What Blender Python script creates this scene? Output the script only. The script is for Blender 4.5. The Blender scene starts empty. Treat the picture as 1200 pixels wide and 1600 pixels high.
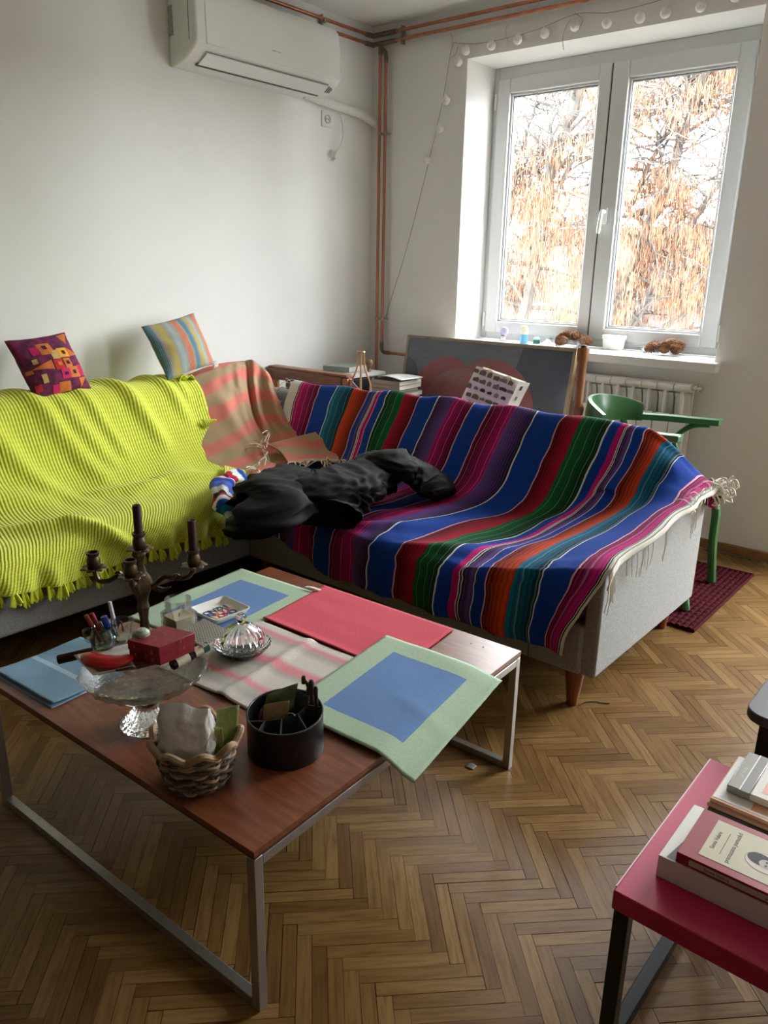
import bpy, math, random
from mathutils import Vector, Matrix, noise

random.seed(11)
SC = bpy.context.scene
COL = SC.collection
PI = math.pi

# ------------------------------------------------------------------ camera, world, exposure
CAM = Vector((3.3321, -3.8363, 1.2846))
YAW, PITCH, ROLL, FPX = 0.6921, 0.3015, 0.0198, 1209.6
_f = Vector((-math.sin(YAW) * math.cos(PITCH), math.cos(YAW) * math.cos(PITCH), -math.sin(PITCH)))
_r0 = Vector((math.cos(YAW), math.sin(YAW), 0))
_u0 = _r0.cross(_f)
_r = _r0 * math.cos(ROLL) + _u0 * math.sin(ROLL)
_u = -_r0 * math.sin(ROLL) + _u0 * math.cos(ROLL)
cd = bpy.data.cameras.new('camera')
cam = bpy.data.objects.new('camera', cd)
COL.objects.link(cam)
cd.sensor_fit = 'VERTICAL'
cd.sensor_height = 36.0
cd.lens = FPX / 1600.0 * 36.0
cd.clip_start = 0.02
mw = Matrix((_r, _u, -_f)).transposed().to_4x4()
mw.translation = CAM
cam.matrix_world = mw
SC.camera = cam

SKY = 7.0
w = bpy.data.worlds.new('overcast')
SC.world = w
w.use_nodes = True
bg = w.node_tree.nodes['Background']
bg.inputs['Color'].default_value = (0.96, 0.98, 1.0, 1)
bg.inputs['Strength'].default_value = SKY

def portal(name, loc, sx, sz):
    ld = bpy.data.lights.new(name, 'AREA')
    ld.shape = 'RECTANGLE'; ld.size = sx; ld.size_y = sz
    ld.cycles.is_portal = True
    o = bpy.data.objects.new(name, ld)
    COL.objects.link(o)
    o.location = loc
    o.rotation_euler = (-PI / 2, 0, 0)      # emits towards -y, into the room
portal('window_portal', (1.41, 0.44, 1.63), 1.46, 1.48)
portal('balcony_door_portal', (3.45, 0.44, 1.2), 1.3, 2.3)

vs = SC.view_settings
vs.view_transform = 'Standard'
vs.look = 'None'
vs.exposure = 2.38
vs.gamma = 1.0
vs.use_curve_mapping = False
SC.cycles.max_bounces = 12
SC.cycles.diffuse_bounces = 5
SC.cycles.adaptive_threshold = 0.02
SC.cycles.transparent_max_bounces = 16
SC.cycles.sample_clamp_indirect = 8.0
SC.cycles.caustics_reflective = False
SC.cycles.caustics_refractive = False

# ------------------------------------------------------------------ pixel of the photograph -> point in the room
def _ray(x, y):
    return _r * ((x - 600) / FPX) - _u * ((y - 800) / FPX) + _f
def _hit(x, y, k, v):
    d = _ray(x, y)
    return CAM + d * ((v - CAM[k]) / d[k])
def PX(x, y, v): return _hit(x, y, 0, v)
def PY(x, y, v): return _hit(x, y, 1, v)
def PZ(x, y, v): return _hit(x, y, 2, v)
RH = Vector((_r.x, _r.y, 0)).normalized()
FH = Vector((_f.x, _f.y, 0)).normalized()
def project(P):
    q = Vector(P) - CAM
    return 600 + FPX * q.dot(_r) / q.dot(_f), 800 - FPX * q.dot(_u) / q.dot(_f), q.dot(_f)
def lerp(a, b, t): return a + (b - a) * t
def sstep(a, b, x):
    t = max(0.0, min(1.0, (x - a) / (b - a))); return t * t * (3 - 2 * t)
def interp(x, xs, ys):
    if x <= xs[0]: return ys[0]
    for i in range(1, len(xs)):
        if x <= xs[i]:
            return lerp(ys[i - 1], ys[i], (x - xs[i - 1]) / (xs[i] - xs[i - 1]))
    return ys[-1]
def lin(c):
    c /= 255.0
    return c / 12.92 if c <= 0.04045 else ((c + 0.055) / 1.055) ** 2.4
def S(r, g, b): return (lin(r), lin(g), lin(b))
def nz(x, y, z=0.0): return noise.noise(Vector((x, y, z)))

# ------------------------------------------------------------------ materials
def newmat(name):
    m = bpy.data.materials.new(name); m.use_nodes = True
    nt = m.node_tree
    return m, nt, nt.nodes['Principled BSDF']
def nd(nt, typ, **kw):
    n = nt.nodes.new(typ)
    for k, v in kw.items(): setattr(n, k, v)
    return n
def lk(nt, a, b): nt.links.new(a, b)
def math_(nt, op, a, b=None, c=None):
    n = nd(nt, 'ShaderNodeMath', operation=op)
    for i, q in enumerate((a, b, c)):
        if q is None: continue
        if isinstance(q, (int, float)): n.inputs[i].default_value = q
        else: lk(nt, q, n.inputs[i])
    return n.outputs[0]
def mixc(nt, fac, a, b, blend='MIX'):
    n = nd(nt, 'ShaderNodeMix', data_type='RGBA', blend_type=blend)
    if isinstance(fac, (int, float)): n.inputs[0].default_value = fac
    else: lk(nt, fac, n.inputs[0])
    for i, q in ((6, a), (7, b)):
        if isinstance(q, tuple): n.inputs[i].default_value = (*q[:3], 1)
        else: lk(nt, q, n.inputs[i])
    return n.outputs[2]
def coords(nt, kind='Object', scale=(1, 1, 1), rot=(0, 0, 0)):
    tc = nd(nt, 'ShaderNodeTexCoord')
    mp = nd(nt, 'ShaderNodeMapping')
    mp.inputs['Scale'].default_value = scale
    mp.inputs['Rotation'].default_value = rot
    lk(nt, tc.outputs[kind], mp.inputs['Vector'])
    return mp.outputs[0]
def noise_(nt, vec, scale, detail=3, rough=0.55):
    n = nd(nt, 'ShaderNodeTexNoise')
    n.inputs['Scale'].default_value = scale
    n.inputs['Detail'].default_value = detail
    n.inputs['Roughness'].default_value = rough
    if vec is not None: lk(nt, vec, n.inputs['Vector'])
    return n.outputs['Fac']
def ramp(nt, fac, stops, interp_='LINEAR'):
    n = nd(nt, 'ShaderNodeValToRGB')
    cr = n.color_ramp; cr.interpolation = interp_
    while len(cr.elements) < len(stops): cr.elements.new(0.5)
    for e, (p, c) in zip(cr.elements, stops):
        e.position = p; e.color = (*c[:3], 1)
    lk(nt, fac, n.inputs[0])
    return n.outputs[0]
def bump(nt, bsdf, h, strength=0.3, dist=0.002):
    b = nd(nt, 'ShaderNodeBump')
    b.inputs['Strength'].default_value = strength
    b.inputs['Distance'].default_value = dist
    lk(nt, h, b.inputs['Height'])
    lk(nt, b.outputs[0], bsdf.inputs['Normal'])
def M(name, col, rough=0.5, metal=0.0, var=0.0, vscale=30.0, stretch=(1, 1, 1), bmp=0.0, bscale=200.0, bdist=0.001, col2=None, spec=None, coat=0.0, sheen=0.0, kind='Object'):
    m, nt, b = newmat(name)
    b.inputs['Roughness'].default_value = rough
    b.inputs['Metallic'].default_value = metal
    if spec is not None: b.inputs['Specular IOR Level'].default_value = spec
    if coat: b.inputs['Coat Weight'].default_value = coat; b.inputs['Coat Roughness'].default_value = 0.15
    if sheen: b.inputs['Sheen Weight'].default_value = sheen; b.inputs['Sheen Roughness'].default_value = 0.5
    if var or col2 or bmp:
        v = coords(nt, kind, stretch)
    if var or col2:
        f = noise_(nt, v, vscale, 4)
        c2 = col2 if col2 else tuple(max(0, c * (1 - var)) for c in col)
        c1 = col if col2 else tuple(min(1, c * (1 + var * 0.6)) for c in col)
        lk(nt, ramp(nt, f, [(0.3, c2), (0.7, c1)]), b.inputs['Base Color'])
    else:
        b.inputs['Base Color'].default_value = (*col, 1)
    if bmp: bump(nt, b, noise_(nt, v, bscale, 2), bmp, bdist)
    return m
def glassmat(name, col=(1, 1, 1), rough=0.02, ior=1.48, bmp=0.0, bscale=40):
    m, nt, b = newmat(name)
    b.inputs['Base Color'].default_value = (*col, 1)
    b.inputs['Transmission Weight'].default_value = 1.0
    b.inputs['Roughness'].default_value = rough
    b.inputs['IOR'].default_value = ior
    if bmp: bump(nt, b, noise_(nt, coords(nt), bscale, 2), bmp, 0.003)
    return m
def thinfilm(name, col=(1, 1, 1), gloss=0.12, rough=0.05, haze=0.0, bmp=0.0, bscale=15, hazecol=(.9, .9, .9)):
    """thin clear sheet: light passes straight, a part mirrors off the front, a part scatters"""
    m, nt, b = newmat(name)
    out = nt.nodes['Material Output']
    nt.nodes.remove(b)
    tr = nd(nt, 'ShaderNodeBsdfTransparent'); tr.inputs[0].default_value = (*col, 1)
    gl = nd(nt, 'ShaderNodeBsdfGlossy'); gl.inputs['Roughness'].default_value = rough
    df = nd(nt, 'ShaderNodeBsdfDiffuse'); df.inputs[0].default_value = (*hazecol, 1)
    fr = nd(nt, 'ShaderNodeFresnel'); fr.inputs[0].default_value = 1.45
    mx = nd(nt, 'ShaderNodeMixShader'); mx2 = nd(nt, 'ShaderNodeMixShader')
    mx2.inputs[0].default_value = haze
    lk(nt, tr.outputs[0], mx2.inputs[1]); lk(nt, df.outputs[0], mx2.inputs[2])
    lk(nt, math_(nt, 'MULTIPLY', fr.outputs[0], gloss / 0.04 * 0.34), mx.inputs[0])
    lk(nt, mx2.outputs[0], mx.inputs[1]); lk(nt, gl.outputs[0], mx.inputs[2])
    if bmp:
        bp_ = nd(nt, 'ShaderNodeBump'); bp_.inputs['Strength'].default_value = bmp; bp_.inputs['Distance'].default_value = 0.01
        lk(nt, noise_(nt, coords(nt, 'Object', (1, 1, 3)), bscale, 3), bp_.inputs['Height'])
        for s in (gl, fr): lk(nt, bp_.outputs[0], s.inputs['Normal'])
    lk(nt, mx.outputs[0], out.inputs[0])
    return m

# ------------------------------------------------------------------ mesh builder
class MB:
    def __init__(s): s.v = []; s.f = []; s.uv = None; s.col = None
    def add(s, vs, fs):
        k = len(s.v); s.v += [Vector(v) for v in vs]; s.f += [tuple(i + k for i in f) for f in fs]; return s
    def box(s, x0, y0, z0, x1, y1, z1):
        return s.add([(x0, y0, z0), (x1, y0, z0), (x1, y1, z0), (x0, y1, z0), (x0, y0, z1), (x1, y0, z1), (x1, y1, z1), (x0, y1, z1)],
                     [(3, 2, 1, 0), (4, 5, 6, 7), (0, 1, 5, 4), (1, 2, 6, 5), (2, 3, 7, 6), (3, 0, 4, 7)])
    def obox(s, c, ax, ay, az):
        """box centred at c with half-axis vectors"""
        c, ax, ay, az = map(Vector, (c, ax, ay, az))
        vs = [c + ax * i + ay * j + az * k for k in (-1, 1) for i, j in ((-1, -1), (1, -1), (1, 1), (-1, 1))]
        return s.add(vs, [(3, 2, 1, 0), (4, 5, 6, 7), (0, 1, 5, 4), (1, 2, 6, 5), (2, 3, 7, 6), (3, 0, 4, 7)])
    def tube(s, pts, r, n=8, cap=True, closed=False, flat=1.0):
        pts = [Vector(p) for p in pts]
        L = len(pts); rs = r if isinstance(r, (list, tuple)) else [r] * L
        k0 = len(s.v); prev = None; rings = []
        for i, p in enumerate(pts):
            a = pts[(i - 1) % L] if (closed or i > 0) else pts[i]
            b = pts[(i + 1) % L] if (closed or i < L - 1) else pts[i]
            t = (b - a)
            t = t.normalized() if t.length > 1e-9 else Vector((0, 0, 1))
            if prev is None:
                up = Vector((0, 0, 1)) if abs(t.z) < 0.9 else Vector((1, 0, 0))
                nx = up.cross(t).normalized()
            else:
                nx = (prev - t * prev.dot(t)); nx = nx.normalized() if nx.length > 1e-6 else prev
            prev = nx; ny = t.cross(nx)
            rings.append(len(s.v))
            for j in range(n):
                an = 2 * PI * j / n
                s.v.append(p + (nx * math.cos(an) + ny * math.sin(an) * flat) * rs[i])
        for i in range(L if closed else L - 1):
            a, b = rings[i], rings[(i + 1) % L]
            for j in range(n):
                s.f.append((a + j, a + (j + 1) % n, b + (j + 1) % n, b + j))
        if cap and not closed:
            s.f.append(tuple(reversed([rings[0] + j for j in range(n)])))
            s.f.append(tuple(rings[-1] + j for j in range(n)))
        return s
    def lathe(s, prof, c=(0, 0, 0), n=24, rf=None, axis=None, sx=1.0, sy=1.0):
        """prof: list of (r, z); closed at r=0 ends"""
        c = Vector(c); k0 = len(s.v)
        if axis is None: X, Y, Zv = Vector((1, 0, 0)), Vector((0, 1, 0)), Vector((0, 0, 1))
        else:
            Zv = Vector(axis).normalized()
            X = Zv.orthogonal().normalized(); Y = Zv.cross(X)
        for i, (r, z) in enumerate(prof):
            for j in range(n):
                an = 2 * PI * j / n
                rr = r * (rf(an, i, z) if rf else 1.0)
                s.v.append(c + X * math.cos(an) * rr * sx + Y * math.sin(an) * rr * sy + Zv * z)
        m = len(prof)
        for i in range(m - 1):
            for j in range(n):
                a = k0 + i * n; b = a + n
                s.f.append((a + j, a + (j + 1) % n, b + (j + 1) % n, b + j))
        if prof[0][0] > 1e-6: s.f.append(tuple(reversed([k0 + j for j in range(n)])))
        if prof[-1][0] > 1e-6: s.f.append(tuple(k0 + (m - 1) * n + j for j in range(n)))
        return s
    def prism(s, poly, d):
        """poly: list of 3d points (planar), extruded by vector d"""
        d = Vector(d); n = len(poly); k = len(s.v)
        s.v += [Vector(p) for p in poly] + [Vector(p) + d for p in poly]
        s.f.append(tuple(reversed(range(k, k + n)))); s.f.append(tuple(range(k + n, k + 2 * n)))
        for i in range(n):
            j = (i + 1) % n; s.f.append((k + i, k + j, k + n + j, k + n + i))
        return s
    def grid(s, fn, nu, nv, uvfn=None, closed_u=False):
        k = len(s.v)
        if uvfn and s.uv is None: s.uv = []
        for i in range(nu + (0 if closed_u else 1)):
            for j in range(nv + 1):
                s.v.append(Vector(fn(i / nu, j / nv)))
                if uvfn: s.uv.append(uvfn(i / nu, j / nv))
        R = nu if closed_u else nu + 1
        for i in range(nu):
            for j in range(nv):
                a = k + (i % R) * (nv + 1) + j; b = k + ((i + 1) % R) * (nv + 1) + j
                s.f.append((a, b, b + 1, a + 1))
        return s

def world_loc(o):
    p = Vector((0, 0, 0))
    while o is not None: p = p + o.location; o = o.parent
    return p
def build(name, mb, mat, parent=None, smooth=30, bevel=0, seg=2, subsurf=0, solid=0, sol_off=0.0, origin=None):
    vs = mb.v
    lo = Vector([min(v[k] for v in vs) for k in range(3)]); hi = Vector([max(v[k] for v in vs) for k in range(3)])
    org = Vector(origin) if origin is not None else Vector(((lo.x + hi.x) / 2, (lo.y + hi.y) / 2, lo.z))
    me = bpy.data.meshes.new(name)
    me.from_pydata([v - org for v in vs], [], mb.f)
    if mb.uv:
        ul = me.uv_layers.new(name='UVMap')
        for lp in me.loops: ul.data[lp.index].uv = mb.uv[lp.vertex_index]
    if mb.col:
        ca = me.color_attributes.new('dye', 'FLOAT_COLOR', 'POINT')
        for i, c in enumerate(mb.col): ca.data[i].color = (*c[:3], 1)
    me.materials.append(mat)
    me.validate()
    if smooth:
        me.shade_smooth()
        if smooth < 180: me.set_sharp_from_angle(angle=math.radians(smooth))
    o = bpy.data.objects.new(name, me)
    COL.objects.link(o)
    if parent is not None:
        o.parent = parent; o.location = org - world_loc(parent)
    else: o.location = org
    if solid:
        md = o.modifiers.new('thickness', 'SOLIDIFY'); md.thickness = solid; md.offset = sol_off
    if bevel:
        md = o.modifiers.new('edge', 'BEVEL'); md.width = bevel; md.segments = seg; md.limit_method = 'ANGLE'; md.angle_limit = math.radians(40)
        md.harden_normals = False
    if subsurf:
        md = o.modifiers.new('round', 'SUBSURF'); md.levels = subsurf; md.render_levels = subsurf
    return o
def tag(o, label, cat, group=None, kind=None):
    o['label'] = label
    if cat: o['category'] = cat
    if group: o['group'] = group
    if kind: o['kind'] = kind
    return o
def thing(name, loc, label, cat, group=None):
    o = bpy.data.objects.new(name, None); COL.objects.link(o)
    o.empty_display_size = 0.05
    o.location = Vector(loc)
    return tag(o, label, cat, group)
def struct(name, mb, mat, label=None, **kw):
    o = build(name, mb, mat, **kw); o['kind'] = 'structure'
    if label: o['label'] = label
    return o
def share(o, parent, wloc=None, name=None, rot=None, scale=None):
    """copy of a part sharing mesh data, parented"""
    c = o.copy(); COL.objects.link(c)
    if name: c.name = name
    c.parent = parent
    if wloc is not None: c.location = Vector(wloc) - (world_loc(parent) if parent else Vector())
    if rot is not None: c.rotation_euler = rot
    if scale is not None: c.scale = scale
    return c
def catmull(P, t):
    n = len(P) - 1
    x = max(0.0, min(1.0, t)) * n; i = min(int(x), n - 1); f = x - i
    p0 = P[max(i - 1, 0)]; p1 = P[i]; p2 = P[i + 1]; p3 = P[min(i + 2, n)]
    return (p1 * 2 + (p2 - p0) * f + (p0 * 2 - p1 * 5 + p2 * 4 - p3) * f * f + (p1 * 3 - p0 - p2 * 3 + p3) * f ** 3) * 0.5
def spline(pts, n):
    P = [Vector(p) for p in pts]
    return [catmull(P, i / n) for i in range(n + 1)]
def text_mesh(name, body, size, mat, parent, origin, xdir, ydir, ext=0.0004, align='CENTER', bold=0.0):
    cu = bpy.data.curves.new(name, 'FONT')
    cu.body = body; cu.size = size; cu.extrude = ext; cu.align_x = align; cu.align_y = 'CENTER'; cu.offset = bold
    to = bpy.data.objects.new(name + '_tmp', cu); COL.objects.link(to)
    bpy.context.view_layer.update()
    dg = bpy.context.evaluated_depsgraph_get()
    me = bpy.data.meshes.new_from_object(to.evaluated_get(dg))
    bpy.data.objects.remove(to)
    X = Vector(xdir).normalized(); Y = Vector(ydir); Y = (Y - X * Y.dot(X)).normalized(); Zv = X.cross(Y)
    for v in me.vertices: v.co = X * v.co.x + Y * v.co.y + Zv * v.co.z
    me.name = name
    me.materials.clear(); me.materials.append(mat)
    o = bpy.data.objects.new(name, me); COL.objects.link(o)
    o.parent = parent; o.location = Vector(origin) - world_loc(parent)
    return o

# ------------------------------------------------------------------ shared materials
WALL = M('wall_paint', (0.87, 0.865, 0.845), 0.85, var=0.03, vscale=2.0, bmp=0.15, bscale=90, bdist=0.002)
CEIL = M('ceiling_paint', (0.84, 0.83, 0.80), 0.9, var=0.04, vscale=2.5, bmp=0.15, bscale=60, bdist=0.002)
PVC = M('white_pvc', (0.66, 0.665, 0.67), 0.28, var=0.01)
ENAMEL = M('white_enamel', (0.84, 0.84, 0.82), 0.3)
ACWHITE = M('ac_plastic', (0.82, 0.82, 0.80), 0.3, coat=.5)
DARK = M('dark_gap', (0.03, 0.03, 0.03), 0.7)
GASKET = M('grey_gasket', (0.10, 0.11, 0.12), 0.6)
COPPER = M('copper', (0.50, 0.20, 0.11), 0.38, 0.85, var=0.35, vscale=14, stretch=(1, 1, .15))
SOLDER = M('soldered_joint', (0.20, 0.15, 0.11), 0.55, 0.6, var=0.4, vscale=60)
STEEL = M('brushed_steel', (0.42, 0.39, 0.36), 0.38, 0.8, var=0.12, vscale=40, stretch=(1, 1, .1))
CHROME = M('chrome', (0.75, 0.75, 0.75), 0.15, 1.0)
PANE = thinfilm('window_glass', (0.97, 0.985, 0.98), gloss=0.05, rough=0.0)
WHITEPL = M('white_plastic', (0.8, 0.8, 0.78), 0.35)
BLACKPL = M('black_plastic', (0.008, 0.008, 0.009), 0.3)
PAPER = M('paper', (0.72, 0.69, 0.62), 0.8, var=0.04, vscale=60)
INK = M('ink', (0.03, 0.028, 0.025), 0.7)

def wood(name, a, b, rough=0.4, stretch=(1, 12, 12), scale=5.0, coat=0.0):
    m, nt, bs = newmat(name)
    v = coords(nt, 'Object', stretch)
    f = noise_(nt, v, scale, 5, 0.6)
    lk(nt, ramp(nt, f, [(0.3, a), (0.72, b)]), bs.inputs['Base Color'])
    bs.inputs['Roughness'].default_value = rough
    if coat: bs.inputs['Coat Weight'].default_value = coat; bs.inputs['Coat Roughness'].default_value = 0.2
    bump(nt, bs, f, 0.1, 0.001)
    return m

# ------------------------------------------------------------------ room shell
RX, RY, ZC = 4.9, -6.0, 2.622
XL, XR, ZT, ZS = 0.669, 2.158, 2.373, 0.905
DX0, DX1, DZ1 = 2.80, 4.10, 2.40
mb = MB()
T = 0.42
mb.box(-0.3, 0, -0.1, XL, T, ZC + .1); mb.box(XL, 0, -0.1, XR, T, ZS - .045); mb.box(XL, 0, ZT, XR, T, ZC + .1)
mb.box(XR, 0, -0.1, DX0, T, ZC + .1); mb.box(DX0, 0, DZ1, DX1, T, ZC + .1); mb.box(DX0, 0, -0.1, DX1, T, 0.0); mb.box(DX1, 0, -0.1, RX + .3, T, ZC + .1)
struct('wall_back', mb, WALL, 'white plastered wall with the window and radiator', smooth=0)
struct('wall_left', MB().box(-0.3, RY - .3, -0.1, 0, 0, ZC + .1), WALL, 'white wall carrying the air conditioner above the sofa', smooth=0)
struct('wall_right', MB().box(RX, RY - .3, -0.1, RX + .3, 0, ZC + .1), WALL, 'white wall on the right beyond the frame', smooth=0)
struct('wall_front', MB().box(0, RY - .3, -0.1, RX, RY, ZC + .1), M('bounce_cutting_brown', (0.10, 0.065, 0.04), 0.6, var=.2, vscale=6, stretch=(1, 1, .1)), 'unseen wall behind the viewer, made dark brown to cut bounced light', smooth=0)  # unseen wall, dark brown finish added to weaken bounced light at the rear
struct('ceiling', MB().box(0, RY, ZC, RX, 0, ZC + .1), CEIL, 'off-white ceiling above the copper pipes', smooth=0)

# floor: dark sub-floor carrying herringbone oak planks
floor = struct('floor', MB().box(0, RY, -0.1, RX, 0, -0.010), M('subfloor', (0.035, 0.022, 0.013), 0.9), 'honey oak herringbone parquet floor', smooth=0)
def plank_mat():
    m, nt, b = newmat('oak_parquet')
    uv = nd(nt, 'ShaderNodeUVMap'); uv.uv_map = 'UVMap'
    at = nd(nt, 'ShaderNodeAttribute'); at.attribute_name = 'tone'
    oi = nd(nt, 'ShaderNodeObjectInfo')
    tone = math_(nt, 'FRACT', math_(nt, 'ADD', at.outputs['Fac'], oi.outputs['Random']))
    off = nd(nt, 'ShaderNodeCombineXYZ')
    lk(nt, math_(nt, 'MULTIPLY', tone, 37.0), off.inputs[0]); lk(nt, math_(nt, 'MULTIPLY', tone, 91.0), off.inputs[1])
    va = nd(nt, 'ShaderNodeVectorMath', operation='ADD')
    lk(nt, uv.outputs[0], va.inputs[0]); lk(nt, off.outputs[0], va.inputs[1])
    mp = nd(nt, 'ShaderNodeMapping'); mp.inputs['Scale'].default_value = (6, 70, 1)
    lk(nt, va.outputs[0], mp.inputs['Vector'])
    g1 = noise_(nt, mp.outputs[0], 1.6, 5, 0.62)
    base = ramp(nt, tone, [(0.0, S(108, 77, 41)), (0.35, S(124, 92, 51)), (0.7, S(132, 100, 58)), (1.0, S(146, 113, 69))])
    grain = ramp(nt, g1, [(0.30, (0.50, 0.42, 0.34)), (0.56, (1.0, 1.0, 1.0))])
    c = mixc(nt, 0.85, base, grain, 'MULTIPLY')
    big = noise_(nt, coords(nt, 'Generated', (1, 1, 1)), 3, 2)
    lk(nt, c, b.inputs['Base Color'])
    lk(nt, math_(nt, 'MULTIPLY_ADD', g1, 0.2, 0.26), b.inputs['Roughness'])
    b.inputs['Specular IOR Level'].default_value = 0.33
    bump(nt, b, g1, 0.12, 0.0006)
    return m
OAK = plank_mat()
PW = 0.0297; PL = PW * 7
def plank_mesh(name, gap):
    g = gap / 2
    me = bpy.data.meshes.new(name)
    x0, x1, y0, y1, z0, z1 = -PL / 2 + g, PL / 2 - g, -PW / 2 + g, PW / 2 - g, -0.010, 0.0
    me.from_pydata([(x0, y0, z0), (x1, y0, z0), (x1, y1, z0), (x0, y1, z0), (x0, y0, z1), (x1, y0, z1), (x1, y1, z1), (x0, y1, z1)], [],
                   [(3, 2, 1, 0), (4, 5, 6, 7), (0, 1, 5, 4), (1, 2, 6, 5), (2, 3, 7, 6), (3, 0, 4, 7)])
    ul = me.uv_layers.new(name='UVMap')
    for lp in me.loops:
        co = me.vertices[lp.vertex_index].co; ul.data[lp.index].uv = (co.x, co.y)
    me.materials.append(OAK)
    return me
PM = [plank_mesh('plank', g) for g in (0.0005, 0.0010, 0.0018)]
rnd = random.Random(4)
ca, sa = math.cos(-PI / 4), math.sin(-PI / 4)
planks = []
for j in range(-26, 27):
    for i in range(-170, 171):
        for kind in (0, 1):
            if kind == 0: cx, cy = i * PW + j * PL + PL / 2, i * PW - j * PL + PW / 2
            else: cx, cy = i * PW + j * PL + PW / 2, i * PW - j * PL + PW + PL / 2
            X = ca * cx - sa * cy + 2.0; Y = sa * cx + ca * cy - 2.69
            if 0.03 < X < RX - .03 and RY + .03 < Y < -0.03:
                planks.append((X, Y, -PI / 4 if kind == 0 else PI / 4))
def inside(p, poly):
    c = False; n = len(poly)
    for a in range(n):
        (x1, y1), (x2, y2) = poly[a], poly[(a + 1) % n]
        if (y1 > p[1]) != (y2 > p[1]) and p[0] < (x2 - x1) * (p[1] - y1) / (y2 - y1) + x1: c = not c
    return c
BLOCK = [[(-60, 1100), (424, 884), (813, 1016), (399, 1334)], [(1103, 1183), (960, 1392), (960, 1432), (1210, 1530), (1210, 1150)], [(480, 1100), (777, 1062), (630, 1208)],
         [(300, 700), (300, 880), (820, 1025), (930, 1062), (1095, 930), (1110, 700)], [(1170, 1110), (1210, 1000), (1210, 1200)]]
scored = []
for q in planks:
    x, y, d = project((q[0], q[1], 0))
    vis = d > 0.3 and 5 < x < 1195 and 860 < y < 1597 and not any(inside((x, y), b) for b in BLOCK)
    scored.append(((1.0 / d ** 3) if vis else 0, q))
scored.sort(key=lambda a: -a[0])
for k, (s, (X, Y, a)) in enumerate(scored[:300]):
    o = bpy.data.objects.new('plank', PM[rnd.choice((0, 0, 1, 1, 2))]); COL.objects.link(o)
    o.parent = floor
    o.location = Vector((X, Y, rnd.uniform(-0.0006, 0.0))) - floor.location
    o.rotation_euler = (rnd.uniform(-.006, .006), rnd.uniform(-.0015, .0015), a)
vsl, fsl, tones, uvs = [], [], [], []
for s, (X, Y, a) in scored[300:]:
    g = rnd.choice((0.0005, 0.0010, 0.0018)) / 2; dz = rnd.uniform(-.0006, 0); c_, s_ = math.cos(a), math.sin(a); t = rnd.random(); k = len(vsl)
    for z in (-0.010, 0.0):
        for px_, py_ in ((-PL / 2 + g, -PW / 2 + g), (PL / 2 - g, -PW / 2 + g), (PL / 2 - g, PW / 2 - g), (-PL / 2 + g, PW / 2 - g)):
            vsl.append((X + c_ * px_ - s_ * py_, Y + s_ * px_ + c_ * py_, z + dz)); uvs.append((px_, py_)); tones.append(t)
    fsl += [(k + 4, k + 5, k + 6, k + 7), (k, k + 1, k + 5, k + 4), (k + 1, k + 2, k + 6, k + 5), (k + 2, k + 3, k + 7, k + 6), (k + 3, k, k + 4, k + 7)]
me = bpy.data.meshes.new('plank_field')
me.from_pydata(vsl, [], fsl)
ul = me.uv_layers.new(name='UVMap')
for lp in me.loops: ul.data[lp.index].uv = uvs[lp.vertex_index]
ta = me.attributes.new('tone', 'FLOAT', 'POINT')
ta.data.foreach_set('value', tones)
me.materials.append(OAK)
pf = bpy.data.objects.new('plank_field', me); COL.objects.link(pf)
pf.parent = floor; pf.location = -floor.location; pf['kind'] = 'stuff'

BB = wood('baseboard_oak', S(120, 82, 48), S(165, 122, 78), 0.4, (6, 40, 40), 3)
struct('baseboard_back', MB().box(0.0, -0.016, 0, DX0 - .02, 0, 0.045), BB, 'narrow oak skirting along the window wall', bevel=.004)
struct('baseboard_left', MB().box(0, RY, 0, 0.016, -0.02, 0.045), BB, 'narrow oak skirting along the sofa wall', bevel=.004)

# ------------------------------------------------------------------ window
def frame_ring(mb, x0, x1, z0, z1, l, r, b, t, y0, y1):
    mb.box(x0, y0, z0, x0 + l, y1, z1); mb.box(x1 - r, y0, z0, x1, y1, z1)
    mb.box(x0 + l, y0, z0, x1 - r, y1, z0 + b); mb.box(x0 + l, y0, z1 - t, x1 - r, y1, z1)
    return mb
win = bpy.data.objects.new('window_1', None); COL.objects.link(win)
win.location = (1.41, 0.3, ZS); win['kind'] = 'structure'; win['label'] = 'double casement white plastic window with tree behind'
build('window_frame', frame_ring(MB(), XL, XR, ZS, ZT, .034, .085, .042, .062, .275, .345), PVC, win, bevel=.004)
def sash(x0, x1, gx0, gx1, gz0, gz1):
    s = build('sash', frame_ring(MB(), x0, x1, .945, 2.313, gx0 - x0, x1 - gx1, gz0 - .945, 2.313 - gz1, .258, .33), PVC, win, bevel=.006, seg=3)
    build('glazing_bead', frame_ring(MB(), gx0, gx1, gz0, gz1, .012, .012, .012, .012, .275, .31), PVC, s, bevel=.003)
    build('gasket', frame_ring(MB(), gx0 + .012, gx1 - .012, gz0 + .012, gz1 - .012, .004, .004, .004, .004, .283, .31), GASKET, s, smooth=0)
    build('pane', MB().box(gx0 + .012, .295, gz0 + .012, gx1 - .012, .299, gz1 - .012), PANE, s, smooth=0)
    return s
sl = sash(.703, 1.374, .783, 1.310, 1.011, 2.236)
sr = sash(1.382, 2.071, 1.470, 1.992, 1.008, 2.232)
build('shadow_gap', MB().box(1.374, .268, .95, 1.382, .30, 2.31), DARK, win, smooth=0)
hb = MB().box(1.402, .246, 1.545, 1.430, .258, 1.625)
h = build('handle', hb, WHITEPL, sr, bevel=.005, seg=3)
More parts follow.
